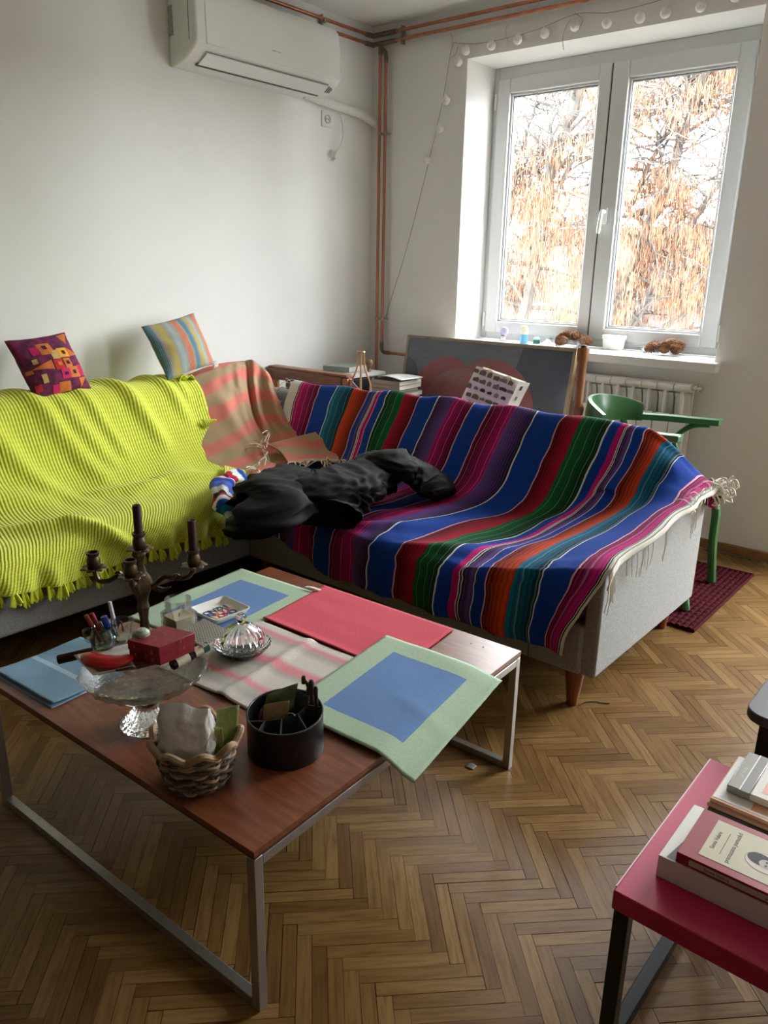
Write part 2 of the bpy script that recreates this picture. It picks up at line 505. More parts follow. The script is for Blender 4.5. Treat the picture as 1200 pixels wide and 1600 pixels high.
build('lever', MB().tube(spline([(1.416, .247, 1.605), (1.416, .215, 1.604), (1.414, .208, 1.59), (1.410, .208, 1.54), (1.407, .21, 1.495)], 12), [.009, .009, .0095, .011] + [.010] * 8 + [.008], 10), WHITEPL, h)
for z in (1.02, 2.2):
    build('hinge', MB().tube([(.694, .258, z - .04), (.694, .258, z + .04)], .008, 10), WHITEPL, win)
    build('hinge', MB().tube([(2.083, .258, z - .04), (2.083, .258, z + .04)], .008, 10), WHITEPL, win)
sb = MB().box(XL, -.001, ZS - .045, XR, .28, ZS).box(.60, -.075, ZS - .045, 2.19, -.001, ZS)
build('window_sill', sb, ENAMEL, win, bevel=.006, seg=3)

# balcony door, right of the frame: the second source of daylight
dr = bpy.data.objects.new('door_1', None); COL.objects.link(dr)
dr.location = ((DX0 + DX1) / 2, .3, 0); dr['kind'] = 'structure'; dr['label'] = 'glazed white balcony door beyond the right edge'
build('door_frame', frame_ring(MB(), DX0, DX1, 0.0, DZ1, .06, .06, .05, .06, .27, .34), PVC, dr, bevel=.004)
dl = build('door_leaf', frame_ring(MB(), DX0 + .06, DX1 - .06, .05, DZ1 - .06, .09, .09, .12, .09, .262, .33), PVC, dr, bevel=.005)
build('pane', MB().box(DX0 + .15, .295, .17, DX1 - .15, .299, DZ1 - .15), PANE, dl, smooth=0)

# ------------------------------------------------------------------ outside the window
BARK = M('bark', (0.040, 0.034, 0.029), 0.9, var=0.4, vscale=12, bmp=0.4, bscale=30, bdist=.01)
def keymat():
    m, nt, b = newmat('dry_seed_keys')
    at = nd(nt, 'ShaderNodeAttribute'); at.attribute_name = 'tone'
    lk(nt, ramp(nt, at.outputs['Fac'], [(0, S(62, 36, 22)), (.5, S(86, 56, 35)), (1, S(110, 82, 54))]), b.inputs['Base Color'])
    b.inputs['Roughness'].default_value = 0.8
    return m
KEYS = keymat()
rt = random.Random(21)
def make_tree(name, label, depth, trunks, nclust, seedv, xr, dens):
    base = PY(*trunks[0][0][0], depth)
    t = thing(name, (base.x, base.y, -7.5), label, 'tree', 'trees outside the window')
    segs = []
    tm = MB()
    for path, r0, r1 in trunks:
        P = [PY(x, y, depth + dy * 0.0) + Vector((0, nz(i * 1.7, depth, seedv) * .3, 0)) for i, ((x, y), dy) in enumerate(zip(path, [0] * len(path)))]
        pts = spline(P, 5 * len(P))
        for i in range(1, len(pts)): pts[i] = pts[i] + Vector((nz(i * .6, seedv, 1), nz(i * .6, seedv, 5), 0)) * 0.06
        rr = [lerp(r0, r1, i / (len(pts) - 1)) for i in range(len(pts))]
        tm.tube(pts, rr, 8)
        segs.append((pts, rr))
    # trunk continues to the ground
    p0 = segs[0][0][0]
    tm.tube([Vector((p0.x - .3, p0.y, -7.5)), Vector((p0.x - .1, p0.y, -3)), p0], [segs[0][1][0] * 1.6, segs[0][1][0] * 1.25, segs[0][1][0]], 8)
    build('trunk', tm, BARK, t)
    bm_ = MB(); tips = []
    for pts, rr in segs:
        for k in range(len(pts) * 2):
            i = rt.randrange(1, len(pts)); p = pts[i]
            d = Vector((rt.uniform(-1, 1), rt.uniform(-.8, .8), rt.uniform(-.15, .9))).normalized()
            L = rt.uniform(.5, 1.5); q = [p]
            for s in range(5):
                d = (d + Vector((rt.uniform(-.4, .4), rt.uniform(-.4, .4), rt.uniform(-.35, .25)))).normalized()
                q.append(q[-1] + d * L / 5); tips.append(q[-1])
            r = min(rr[i] * .5, .035)
            bm_.tube(q, [lerp(r, .006, s / 5) for s in range(6)], 5)
            for s in (2, 3, 4):
                d2 = Vector((rt.uniform(-1, 1), rt.uniform(-1, 1), rt.uniform(-.6, .6))).normalized()
                e = [q[s], q[s] + d2 * .2, q[s] + d2 * .38 + Vector((0, 0, -.05))]
                bm_.tube(e, [.009, .006, .004], 4); tips += e[1:]
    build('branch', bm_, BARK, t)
    V, F, TN = [], [], []
    n = 0
    while n < nclust:
        if rt.random() < .45:
            p = rt.choice(tips) + Vector((rt.gauss(0, .10), rt.gauss(0, .10), rt.gauss(0, .08)))
        else:
            x = rt.uniform(*xr); y = rt.uniform(-60, 640)
            p = PY(x, y, depth + rt.uniform(-.5, 2.2))
        x, y, _ = project(p)
        if rt.random() > dens(x, y) * (0.5 + 1.3 * nz(p.x * 2.1, p.z * 2.1 + p.y * .7, seedv)): continue
        n += 1
        tone0 = rt.random()
        for s in range(rt.randrange(12, 24)):
            a = p + Vector((rt.gauss(0, .075), rt.gauss(0, .075), rt.gauss(0, .06)))
            L = rt.uniform(.06, .20); wd = rt.uniform(.0028, .0056)
            b_ = a + Vector((rt.gauss(0, .018), rt.gauss(0, .018), -L))
            m_ = (a + b_) / 2; sd = Vector((rt.uniform(-1, 1), rt.uniform(-1, 1), 0)).normalized() * wd; s2 = Vector((-sd.y, sd.x, 0))
            k = len(V); V += [a, m_ + sd, m_ + s2, m_ - sd, m_ - s2, b_]
            F += [(k, k + 1, k + 2), (k, k + 2, k + 3), (k, k + 3, k + 4), (k, k + 4, k + 1), (k + 5, k + 2, k + 1), (k + 5, k + 3, k + 2), (k + 5, k + 4, k + 3), (k + 5, k + 1, k + 4)]
            tn = max(0, min(1, tone0 * .6 + rt.uniform(0, .4))); TN += [tn] * 6
    me = bpy.data.meshes.new('seed_clusters'); me.from_pydata([v - Vector(t.location) for v in V], [], F)
    me.attributes.new('tone', 'FLOAT', 'POINT').data.foreach_set('value', TN)
    me.materials.append(KEYS)
    o = bpy.data.objects.new('seed_clusters', me); COL.objects.link(o); o.parent = t; o['kind'] = 'stuff'
    return t
def dens_l(x, y):
    return interp(y, [0, 120, 200, 260, 320, 640], [.55, .5, .3, .45, .85, 1.0]) * interp(x, [500, 640, 1300], [.4, 1, 1])
def dens_r(x, y):
    return interp(y, [0, 120, 150, 190, 240, 290, 440, 520, 640], [.5, .65, .5, .14, .12, .8, .95, .6, .8])
make_tree('ash_tree', 'bare ash tree hung with dry tan seed bunches, behind the left pane', 6.0,
          [([(768, 640), (812, 480), (838, 360), (866, 240), (898, 140), (922, 20)], .10, .045), ([(838, 360), (880, 260), (935, 190), (1000, 150)], .04, .015),
           ([(780, 420), (800, 260), (830, 160), (860, 60)], .03, .012), ([(866, 245), (810, 268), (770, 290), (700, 330)], .03, .01)], 2500, 3.3, (560, 990), dens_l)
make_tree('ash_tree', 'leaning ash tree with forked trunk and pale seed bunches, behind the right pane', 7.0,
          [([(900, 640), (965, 470), (1020, 330), (1068, 210), (1100, 130), (1125, 20)], .085, .04), ([(930, 600), (1010, 470), (1080, 340), (1170, 230)], .06, .025),
           ([(985, 320), (1030, 230), (1062, 165), (1080, 60)], .035, .02), ([(1000, 540), (1070, 490), (1130, 440), (1220, 400)], .045, .02), ([(1060, 165), (1110, 168), (1180, 172)], .02, .012)], 2900, 8.1, (900, 1650), dens_r)
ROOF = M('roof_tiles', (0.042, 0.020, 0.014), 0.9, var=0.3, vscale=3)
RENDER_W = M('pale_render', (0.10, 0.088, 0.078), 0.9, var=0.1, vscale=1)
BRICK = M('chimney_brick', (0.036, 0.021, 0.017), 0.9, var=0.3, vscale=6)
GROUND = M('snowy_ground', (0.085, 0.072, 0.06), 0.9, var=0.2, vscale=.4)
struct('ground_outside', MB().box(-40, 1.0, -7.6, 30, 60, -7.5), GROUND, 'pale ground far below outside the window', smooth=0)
def house(px, depth, wd, dp, zt, zr, label):
    c = PY(px, 400, depth)
    t = thing('house', (c.x, depth, -7.5), label, 'house', 'houses outside the window')
    x0, x1, y0, y1 = c.x - wd / 2, c.x + wd / 2, depth - dp / 2, depth + dp / 2
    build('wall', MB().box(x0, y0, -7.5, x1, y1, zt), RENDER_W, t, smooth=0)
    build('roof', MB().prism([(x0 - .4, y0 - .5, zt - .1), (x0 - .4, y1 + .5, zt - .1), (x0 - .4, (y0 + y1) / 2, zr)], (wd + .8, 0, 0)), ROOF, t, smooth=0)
    wm = MB().box(0, -.03, 0, .9, .03, 1.3)
    w0 = None
    k = 0
    while x0 + 1 + k * 2.2 < x1 - 1:
        w1 = MB()
        ox = x0 + 1 + k * 2.2
        o = build('window', MB().box(ox, y0 - .04, zt - 2.0, ox + .9, y0 + .02, zt - .6), GASKET, t, smooth=0)
        k += 1
    return t, (x0, x1, y0, y1)
house(770, 20, 11, 7, .2, 2.5, 'red-roofed house seen low behind the left window pane')
ht, hx = house(1090, 32, 15, 7, .6, 3.4, 'long red-roofed house seen low behind the right window pane')
blk = thing('door_light_blocker', (11, 15, -7.5), 'added building-shaped light blocker, unseen right of the window view', 'light blocker')  # added unseen block, keeps low daylight from reaching deep through the balcony door
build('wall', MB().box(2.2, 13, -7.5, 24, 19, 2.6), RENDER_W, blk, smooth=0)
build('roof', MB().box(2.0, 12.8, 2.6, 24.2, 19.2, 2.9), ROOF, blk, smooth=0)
for i_ in range(8):
    for j_ in range(3): build('window', MB().box(3.2 + i_ * 2.5, 12.96, -5.8 + j_ * 3.0, 4.4 + i_ * 2.5, 13.02, -4.2 + j_ * 3.0), GASKET, blk, smooth=0)
cp = PY(1000, 480, 14)
ct = thing('chimney', (cp.x, 14, -7.5), 'brick chimney stack rising behind the right window pane', 'chimney')
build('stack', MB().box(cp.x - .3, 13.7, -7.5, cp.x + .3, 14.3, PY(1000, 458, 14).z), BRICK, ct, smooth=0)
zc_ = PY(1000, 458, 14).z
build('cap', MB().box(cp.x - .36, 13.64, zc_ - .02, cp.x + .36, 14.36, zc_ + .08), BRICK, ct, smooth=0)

# ------------------------------------------------------------------ sofa (corner, light grey tweed)
def tweed(name, a, b):
    m, nt, bs = newmat(name)
    v = coords(nt, 'Object', (1, 1, 3.5))
    f = noise_(nt, v, 130, 3, 0.7); f2 = noise_(nt, coords(nt, 'Object', (3.5, 3.5, 1)), 130, 3, 0.7)
    s = math_(nt, 'MULTIPLY_ADD', f2, 0.5, math_(nt, 'MULTIPLY', f, 0.5))
    lk(nt, ramp(nt, s, [(0.38, a), (0.62, b)]), bs.inputs['Base Color'])
    bs.inputs['Roughness'].default_value = 0.9
    bs.inputs['Sheen Weight'].default_value = 0.1
    bump(nt, bs, s, 0.5, 0.0015)
    return m
TWEED = tweed('grey_tweed', (0.225, 0.222, 0.214), (0.425, 0.42, 0.412))
LEGW = wood('sofa_leg_wood', S(105, 52, 26), S(150, 84, 46), 0.35, (20, 20, 2), 4)
SX1 = 2.505          # outer face of the end panel
SYF, SYB = -1.84, -1.0
sofa = thing('corner_sofa', (1.0, -1.9, 0), 'light grey tweed corner sofa under the lime and striped throws', 'sofa')
build('base', MB().box(.06, -3.5, .13, .955, SYB, .29), TWEED, sofa, bevel=.012, seg=3)
build('base', MB().box(.957, SYF - .01, .13, SX1 - .045, SYB, .29), TWEED, sofa, bevel=.012, seg=3)
def rounded(name, x0, y0, z0, x1, y1, z1, b=.04):
    return build(name, MB().box(x0, y0, z0, x1, y1, z1), TWEED, sofa, bevel=b, seg=4)
for y0, y1 in ((-3.5, -2.62), (-2.615, -1.80)):
    rounded('seat_cushion', .28, y0, .285, .945, y1, .375)
rounded('seat_cushion', .28, -1.795, .285, .95, -1.18, .375)
for x0, x1 in ((.955, 1.72), (1.725, SX1 - .06)):
    rounded('seat_cushion', x0, -1.835, .285, x1, -1.18, .365)
def lean(name, poly, d, b=.05):
    return build(name, MB().prism(poly, d), TWEED, sofa, bevel=b, seg=4)
for y0, y1 in ((-3.5, -2.6), (-2.595, -1.62)):
    lean('back_cushion', [(.06, y0, .30), (.40, y0, .30), (.22, y0, .735), (.06, y0, .735)], (0, y1 - y0, 0))
lean('back_cushion', [(.06, -1.61, .30), (.36, -1.61, .30), (.23, -1.61, .765), (.06, -1.61, .765)], (0, .50, 0))
for x0, x1, zt_ in ((.08, 1.2, .688), (1.205, 2.25, .712)):
    lean('back_cushion', [(x0, SYB, .30), (x0, -1.24, .30), (x0, -1.10, zt_), (x0, SYB, zt_)], (x1 - x0, 0, 0))
pp = [(SX1 - .05, SYB, .13), (SX1 - .05, SYF, .13), (SX1 - .05, SYF, .455), (SX1 - .05, -1.03, .555), (SX1 - .05, SYB, .545)]
build('side_panel', MB().prism(pp, (.05, 0, 0)), TWEED, sofa, bevel=.008, seg=3)
lean('arm_pad', [(2.10, -1.82, .30), (2.45, -1.82, .30), (2.45, -1.82, .45), (2.12, -1.82, .375)], (0, .55, 0), .02)
for x, y in ((2.425, -1.80), (2.425, -1.06), (1.05, -1.06), (.86, -3.42), (.16, -3.42), (1.02, -1.80), (.16, -1.08)):
    build('leg', MB().lathe([(.017, 0), (.020, .03), (.033, .135)], (x, y, 0), 14), LEGW, sofa)
# seam where base meets the panel
build('seam', MB().box(2.285, SYF - .012, .135, 2.287, SYF - .008, .285), DARK, sofa, smooth=0)

# ------------------------------------------------------------------ lime throw
def limemat():
    m, nt, b = newmat('lime_waffle_knit')
    uv = nd(nt, 'ShaderNodeUVMap'); uv.uv_map = 'UVMap'
    sx = nd(nt, 'ShaderNodeSeparateXYZ'); lk(nt, uv.outputs[0], sx.inputs[0])
    a = math_(nt, 'SINE', math_(nt, 'MULTIPLY', sx.outputs[0], 2 * PI / 0.0125))
    c = math_(nt, 'SINE', math_(nt, 'MULTIPLY', sx.outputs[1], 2 * PI / 0.017))
    hgt = math_(nt, 'MULTIPLY_ADD', c, 0.4, a)
    t = math_(nt, 'MULTIPLY_ADD', hgt, 0.28, 0.5)
    lk(nt, ramp(nt, t, [(0.05, (0.47, 0.52, 0.032)), (0.75, (0.68, 0.74, 0.060))]), b.inputs['Base Color'])
    b.inputs['Roughness'].default_value = 0.85
    b.inputs['Sheen Weight'].default_value = 0.15
    bump(nt, b, hgt, 0.6, 0.0016)
    return m
LIME = limemat()
def ridge(s, t, p, q, wd):
    """smooth bump along the segment p-q in (s, t)"""
    ax, ay = p; bx, by = q; dx, dy = bx - ax, by - ay; L2 = dx * dx + dy * dy
    k = max(0, min(1, ((s - ax) * dx + (t - ay) * dy) / L2))
    d2 = (s - ax - k * dx) ** 2 + (t - ay - k * dy) ** 2
    return math.exp(-d2 / (wd * wd)) * (math.sin(PI * min(1, max(0, .08 + k * .84))) ** .5)
PROF = [Vector((.055, 0, .66)), Vector((.075, 0, .745)), Vector((.16, 0, .772)), Vector((.255, 0, .745)), Vector((.34, 0, .62)), Vector((.43, 0, .50)), Vector((.55, 0, .425)),
        Vector((.70, 0, .402)), Vector((.86, 0, .400)), Vector((.955, 0, .385)), Vector((.983, 0, .345)), Vector((.988, 0, .285))]
def lime_pt(u, v):
    # u along the sofa 0 (left, out of frame) .. 1 (corner), v down the profile
    p = catmull(PROF, v)
    yr = interp(v, [0, .15, .3, .5, .65, .82, 1], [-1.57, -1.55, -1.54, -1.58, -1.66, -1.85, -1.985])
    y = lerp(-3.45, yr, u)
    d = 0.0; m = y  # wrinkles, in metres of height
    V = v
    d += .022 * ridge(y, V, (-2.02, .10), (-1.86, .42), .035)
    d += .020 * ridge(y, V, (-2.42, .14), (-2.22, .50), .04)
    d += .012 * ridge(y, V, (-2.30, .2), (-2.14, .46), .03) + .010 * ridge(y, V, (-2.17, .2), (-2.06, .44), .025)
    d += .016 * ridge(y, V, (-2.62, .25), (-2.38, .60), .04)
    d += .018 * ridge(y, V, (-1.80, .08), (-1.68, .36), .03) + .012 * ridge(y, V, (-1.70, .08), (-1.63, .3), .02)
    d += .014 * ridge(y, V, (-2.33, .57), (-2.05, .60), .022) + .012 * ridge(y, V, (-2.2, .62), (-1.85, .56), .025)
    d += .016 * ridge(y, V, (-2.02, .58), (-1.78, .62), .025)
    d += .024 * ridge(y, V, (-2.75, .66), (-2.5, .74), .03) + .03 * ridge(y, V, (-2.56, .74), (-2.44, .9), .03)
    d += .018 * ridge(y, V, (-2.9, .45), (-2.5, .55), .04)
    d += .006 * nz(y * 7, V * 5, 1.3) + .010 * nz(y * 2.6, V * 3, 4.2)
    d += .004 * (1 - V) * max(0, math.sin(y * 17 + V * 3)) * sstep(0, .25, V)
    # normal in profile plane
    e = .01; q = catmull(PROF, min(1, v + e)) - catmull(PROF, max(0, v - e))
    n = Vector((-q.z, 0, q.x)).normalized()
    if n.x < 0 and n.z < 0: n = -n
    hang = sstep(.86, 1, v)
    wave = hang * (.010 * math.sin(y * 46) + .006 * math.sin(y * 83 + 1)) + .01 * hang
    top = (1 - sstep(.0, .3, v)) * .018 * nz(y * 4.5, 2.2)
    return Vector((p.x, y, p.z)) + n * (d * 1.2 + .006) + Vector((wave, 0, top - hang * .012 * math.sin(y * 9)))
LV = sum((PROF[i + 1] - PROF[i]).length for i in range(len(PROF) - 1))
throw = thing('lime_throw', (.6, -2.5, .40), 'lime green ribbed knit throw over the long side of the sofa', 'blanket')
build('cloth', MB().grid(lime_pt, 230, 120, lambda u, v: (u * 1.75, v * LV)), LIME, throw, smooth=180, solid=.005, sol_off=-1)
LIMEF = M('lime_yarn', (0.66, 0.72, 0.05), 0.9, var=.15, vscale=120)
tz = None
yv = -3.38
k = 0
while yv < -2.0:
    u = (yv + 3.45) / (3.45 - 1.985)
    p = lime_pt(u, 1.0)
    if tz is None:
        t0 = MB()
        for a in range(7):
            an = a * .9
            ox, oy = .004 * math.cos(an), .013 * (a / 3 - 1)
            t0.tube([(ox * .4, oy * .35, .006), (ox + .004, oy * .8, -.018), (ox + .006, oy * 1.1, -.034 - .005 * (a % 3))], [.0040, .0044, .0034], 5)
        tz = build('tassel', t0, LIMEF, throw, origin=(0, 0, 0)); tz.location = p - Vector(throw.location)
    else:
        c = share(tz, throw, p, rot=(random.uniform(-.12, .12), 0, random.uniform(-.3, .3)), scale=(1, random.uniform(.8, 1.25), random.uniform(.8, 1.2)))
    yv += random.uniform(.026, .040)
# the knotted top corner and the loose tip beside the peach throw
build('folded_corner', MB().grid(lambda u, v: Vector((.20 + .05 * math.sin(v * PI), -1.60 + (u - .5) * .09, .765)) + Vector((0, 0, .035 * math.sin(u * PI) * math.sin(v * PI) + .012 * math.sin(u * 9))), 16, 16, lambda u, v: (u * .1, v * .1)), LIME, throw, smooth=180, solid=.006)
build('loose_tip', MB().grid(lambda u, v: PX(313 + 20 * u, 655 + 18 * v * (1 - u), .36 + .02 * u) + Vector((.012 * math.sin(v * PI) + .015, 0, 0)), 10, 10, lambda u, v: (u * .1, v * .1)), LIME, throw, smooth=180, solid=.006)
build('loose_tip', MB().grid(lambda u, v: PZ(350 + 34 * u, 728 + 16 * v * (1 - .55 * u) + 8 * u, .44 - .02 * u + .012 * math.sin(v * PI)), 14, 10, lambda u, v: (u * .1, v * .1)), LIME, throw, smooth=180, solid=.006)

# ------------------------------------------------------------------ striped serape
BLUE = (.006, .052, .34); MAG = (.58, .009, .185); DMAG = (.045, .002, .015); PINK = (.85, .40, .50); WHT = (.80, .86, .82); TEAL = (.006, .20, .36); DTEAL = (.003, .018, .03)
ORA = (.75, .075, .018); DRED = (.035, .003, .006); RED = (.50, .008, .035); GRN = (.006, .17, .05); DGRN = (.002, .018, .008); PUR = (.18, .085, .36); DPUR = (.016, .008, .03); CRM = (.72, .70, .64)
# (front x, back x, colour at start, colour at end, fine dark lines)
STR = [(.50, .412, CRM, CRM, 0), (.56, .480, DGRN, DGRN, 0), (.565, .487, CRM, CRM, 0), (.568, .490, MAG, DMAG, 1), (.665, .614, PINK, PINK, 0), (.670, .619, BLUE, BLUE, 0), (.765, .724, WHT, WHT, 0),
       (.770, .729, TEAL, DTEAL, 1), (.855, .842, ORA, DRED, 1), (.925, .930, PINK, PINK, 0), (.929, .935, BLUE, BLUE, 0), (.955, .960, PUR, DPUR, 1), (.978, .980, WHT, WHT, 0), (.982, .984, DMAG, DMAG, 0),
       (.986, .988, WHT, WHT, 0), (.990, .992, MAG, MAG, 0), (1.010, 1.012, PINK, PINK, 0), (1.014, 1.016, BLUE, BLUE, 0), (1.055, 1.062, WHT, WHT, 0), (1.060, 1.067, DGRN, GRN, 1), (1.115, 1.158, RED, DRED, 1),
       (1.165, 1.240, PINK, PINK, 0), (1.169, 1.245, BLUE, BLUE, 0), (1.210, 1.343, WHT, WHT, 0), (1.215, 1.349, DPUR, PUR, 1), (1.293, 1.430, MAG, DMAG, 1), (1.388, 1.522, PINK, PINK, 0), (1.393, 1.528, BLUE, BLUE, 0),
       (1.478, 1.610, PINK, PINK, 0), (1.483, 1.615, DMAG, MAG, 1), (1.580, 1.725, PUR, DPUR, 1), (1.657, 1.828, WHT, WHT, 0), (1.663, 1.834, BLUE, BLUE, 0), (1.780, 1.949, PINK, PINK, 0), (1.785, 1.954, DRED, RED, 1),
       (1.873, 2.028, GRN, DGRN, 1), (1.964, 2.140, WHT, WHT, 0), (1.970, 2.147, BLUE, BLUE, 0), (2.016, 2.183, MAG, MAG, 0), (2.040, 2.207, WHT, WHT, 0), (2.044, 2.210, DMAG, DMAG, 0), (2.050, 2.213, WHT, WHT, 0),
       (2.054, 2.216, DPUR, PUR, 1), (2.098, 2.243, WHT, WHT, 0), (2.101, 2.246, BLUE, BLUE, 0), (2.136, 2.279, PINK, PINK, 0), (2.141, 2.283, DRED, ORA, 1), (2.229, 2.345, TEAL, DTEAL, 1), (2.320, 2.408, WHT, WHT, 0), (2.325, 2.410, BLUE, BLUE, 0),
       (2.419, 2.480, PINK, PINK, 0), (2.425, 2.486, DMAG, (.72, .02, .27), 1), (2.492, 2.528, DGRN, DGRN, 0), (2.496, 2.531, CRM, CRM, 0), (2.499, 2.533, DGRN, DGRN, 0), (2.503, 2.536, CRM, CRM, 0), (2.512, 2.545, CRM, CRM, 0)]
def dyed(name, bs_=260):
    m, nt, b = newmat(name)
    at = nd(nt, 'ShaderNodeVertexColor'); at.layer_name = 'dye'
    f = noise_(nt, coords(nt, 'Object', (1, 1, 1)), bs_, 2)
    lk(nt, mixc(nt, 0.35, at.outputs[0], ramp(nt, f, [(.3, (.55, .55, .55)), (.7, (1, 1, 1))]), 'MULTIPLY'), b.inputs['Base Color'])
    b.inputs['Roughness'].default_value = 0.85
    b.inputs['Sheen Weight'].default_value = 0.02
    b.inputs['Specular IOR Level'].default_value = 0.15
    bump(nt, b, f, 0.35, 0.0012)
    return m
STR = [((lerp(.95, 1.21, (a[0] - .5) / .71) if a[0] < 1.21 else a[0]),) + a[1:] for a in STR]
SERAPE = dyed('serape_wool')
cols = []     # (xf, xb, colour)
for i in range(len(STR) - 1):
    f0, b0, c0, c1, fine = STR[i]; f1, b1 = STR[i + 1][:2]
    n = max(1, int(round((b1 - b0) / 0.0042))) if (b1 - b0) > .012 else 1
    for k in range(n):
        t = (k + .5) / n
        c = tuple(lerp(a, b_, t) for a, b_ in zip(c0, c1))
        if fine:
            bright = c0 if sum(c0) > sum(c1) else c1
            if k % 3 == 1: c = tuple(lerp(a, b_, .35) for a, b_ in zip(c, bright))
            elif k % 3 == 2: c = tuple(a * .7 for a in c)
            if i % 2 and k % 9 == 4: c = tuple(lerp(a, b_, .16) for a, b_ in zip(c, CRM))
        cols.append((lerp(f0, f1, k / n), lerp(b0, b1, k / n), c))
        cols.append((lerp(f0, f1, (k + .98) / n), lerp(b0, b1, (k + .98) / n), c))
VY = [-.995, -1.005, -1.045, -1.095, -1.19, -1.305, -1.50, -1.70, -1.83, -1.885, -1.900, -1.905]
VZ = [.560, .700, .752, .735, .600, .445, .398, .390, .385, .365, .300, .195]
AY = [-.985, -.990, -1.02, -1.08, -1.19, -1.305, -1.50, -1.70, -1.81, -1.855, -1.875, -1.885]
AZ = [.480, .555, .578, .578, .570, .557, .533, .505, .490, .462, .36, .20]
BL = [0, 0, 0, .02, .08, .20, .52, .88, .97, 1, 1, 1]
VP = [Vector((0, a, b_)) for a, b_ in zip(VY, VZ)]; AP = [Vector((0, a, b_)) for a, b_ in zip(AY, AZ)]
BLP = [Vector((a, 0, 0)) for a in BL]
def serape_pt(xf, xb, v):
    bl = catmull(BLP, v).x
    x = lerp(xb, xf, bl)
    st = v * 11
    k0 = 2.27 if st < 3.2 else lerp(2.27, 2.04, sstep(3.2, 5.5, st))
    k1 = 2.52
    a = (x - k0) / (k1 - k0); a = max(0, min(1, a))
    if st < 4: a = a * a * (3 - 2 * a) * .5 + a * .5
    p = catmull(VP, v).lerp(catmull(AP, v), a)
    hang = sstep(8.6, 10.5, st)
    # hem climbs towards the left corner, right edge slants inward
    lift = hang * sstep(8.6, 11, st) * max(0, (1.45 - x)) * .36
    x -= sstep(9, 11, st) * .085 * sstep(2.25, 2.51, x)
    seat = sstep(4.6, 5.6, st) * (1 - sstep(8.2, 9.2, st))
    d = 0
    d += seat * .016 * ridge(x, st * .1, (1.62, .70), (2.0, .57), .045)
    d += seat * .020 * ridge(x, st * .1, (1.50, .80), (1.76, .70), .03) + seat * .012 * ridge(x, st * .1, (1.45, .70), (1.7, .60), .03)
    d += seat * .018 * ridge(x, st * .1, (1.78, .86), (2.06, .70), .035) + seat * .010 * ridge(x, st * .1, (1.95, .80), (2.2, .68), .03)
    d += .016 * ridge(x, st * .1, (2.10, .56), (2.40, .33), .03) * (1 - seat * .3)
    d -= .012 * ridge(x, st * .1, (2.08, .50), (2.34, .28), .03)
    d += .010 * ridge(x, st * .1, (2.26, .30), (2.20, .50), .035)
    d += .006 * nz(x * 5, st * .9, 2.2) + .003 * nz(x * 15, st * 1.4, 7.2)
    top = (1 - sstep(1.5, 5, st))
    d += top * .006 * math.sin(x * 23 + st * .6)
    y, z = p.y, p.z
    z -= .024 * (1 - sstep(.45, 1.5, x)) * (1 - sstep(3.5, 5.5, st))
    if st < 4.6: y -= d * .9; z += d * .5 + top * .007 * math.sin(x * 19)
    elif hang < .5: z += d
    y -= hang * (.010 * math.sin(x * 26 + 1.0) + .006 * math.sin(x * 55) + .004)
    wob = .010 * nz(x * 3, st * 1.1, 9.1) + .0055 * nz(x * 9, st * 2.2, 3.1) + .0025 * nz(x * 25, st * 4, 1.1)
    return Vector((x + wob, y, z + lift + .006))
NV = 110
mb = MB(); mb.col = []
for xf, xb, c in cols:
    for j in range(NV + 1):
        mb.v.append(serape_pt(xf, xb, j / NV)); mb.col.append(c)
for i in range(len(cols) - 1):
    for j in range(NV):
        a = i * (NV + 1) + j; b_ = a + NV + 1
        mb.f.append((a, a + 1, b_ + 1, b_))
serape = thing('striped_serape', (1.6, -1.5, .38), 'multicoloured striped woven blanket over the short side of the sofa', 'blanket')
build('cloth', mb, SERAPE, serape, smooth=180, solid=.004, sol_off=-1)
YARN = M('white_yarn', (.75, .72, .64), 0.9)
# white selvedge folding over the outer edge of the arm, with hanging threads
def selv(u, v):
    p = serape_pt(2.512, 2.545, lerp(.2, .80, u))
    return Vector((max(p.x, 2.506) + .004 + .004 * math.sin(v * PI) + .003 * nz(u * 9, v * 3), p.y, p.z - .002 - v * (.020 + .012 * nz(u * 6, 3.0) + .03 * sstep(.75, 1, u))))
build('white_selvedge', MB().grid(selv, 60, 6), YARN, serape, smooth=180, solid=.003)
fm = MB()
rf_ = random.Random(8)
for k in range(34):
    u = rf_.choice((rf_.uniform(.2, .42), rf_.uniform(.55, .75), rf_.uniform(.85, 1.0)))
    p = selv(u, 1.0); L = rf_.uniform(.05, .10)
    fm.tube([p + Vector((.002, 0, .004)), p + Vector((.004, rf_.uniform(-.01, .01), -L * .5)), p + Vector((.003, rf_.uniform(-.018, .018), -L))], .0011, 4)
for k in range(16):
    p = selv(rf_.uniform(.0, .5), 0.2) + Vector((-.005, 0, .006)); q = p + Vector((rf_.uniform(-.05, .02), rf_.uniform(-.06, .06), rf_.uniform(.004, .02)))
    r_ = p + Vector((.008, rf_.uniform(-.05, .03), -.03))
    fm.tube(spline([q, (p + q) / 2 + Vector((0, 0, .012)), p, r_], 9), .0017, 4)
build('fringe', fm, YARN, serape)
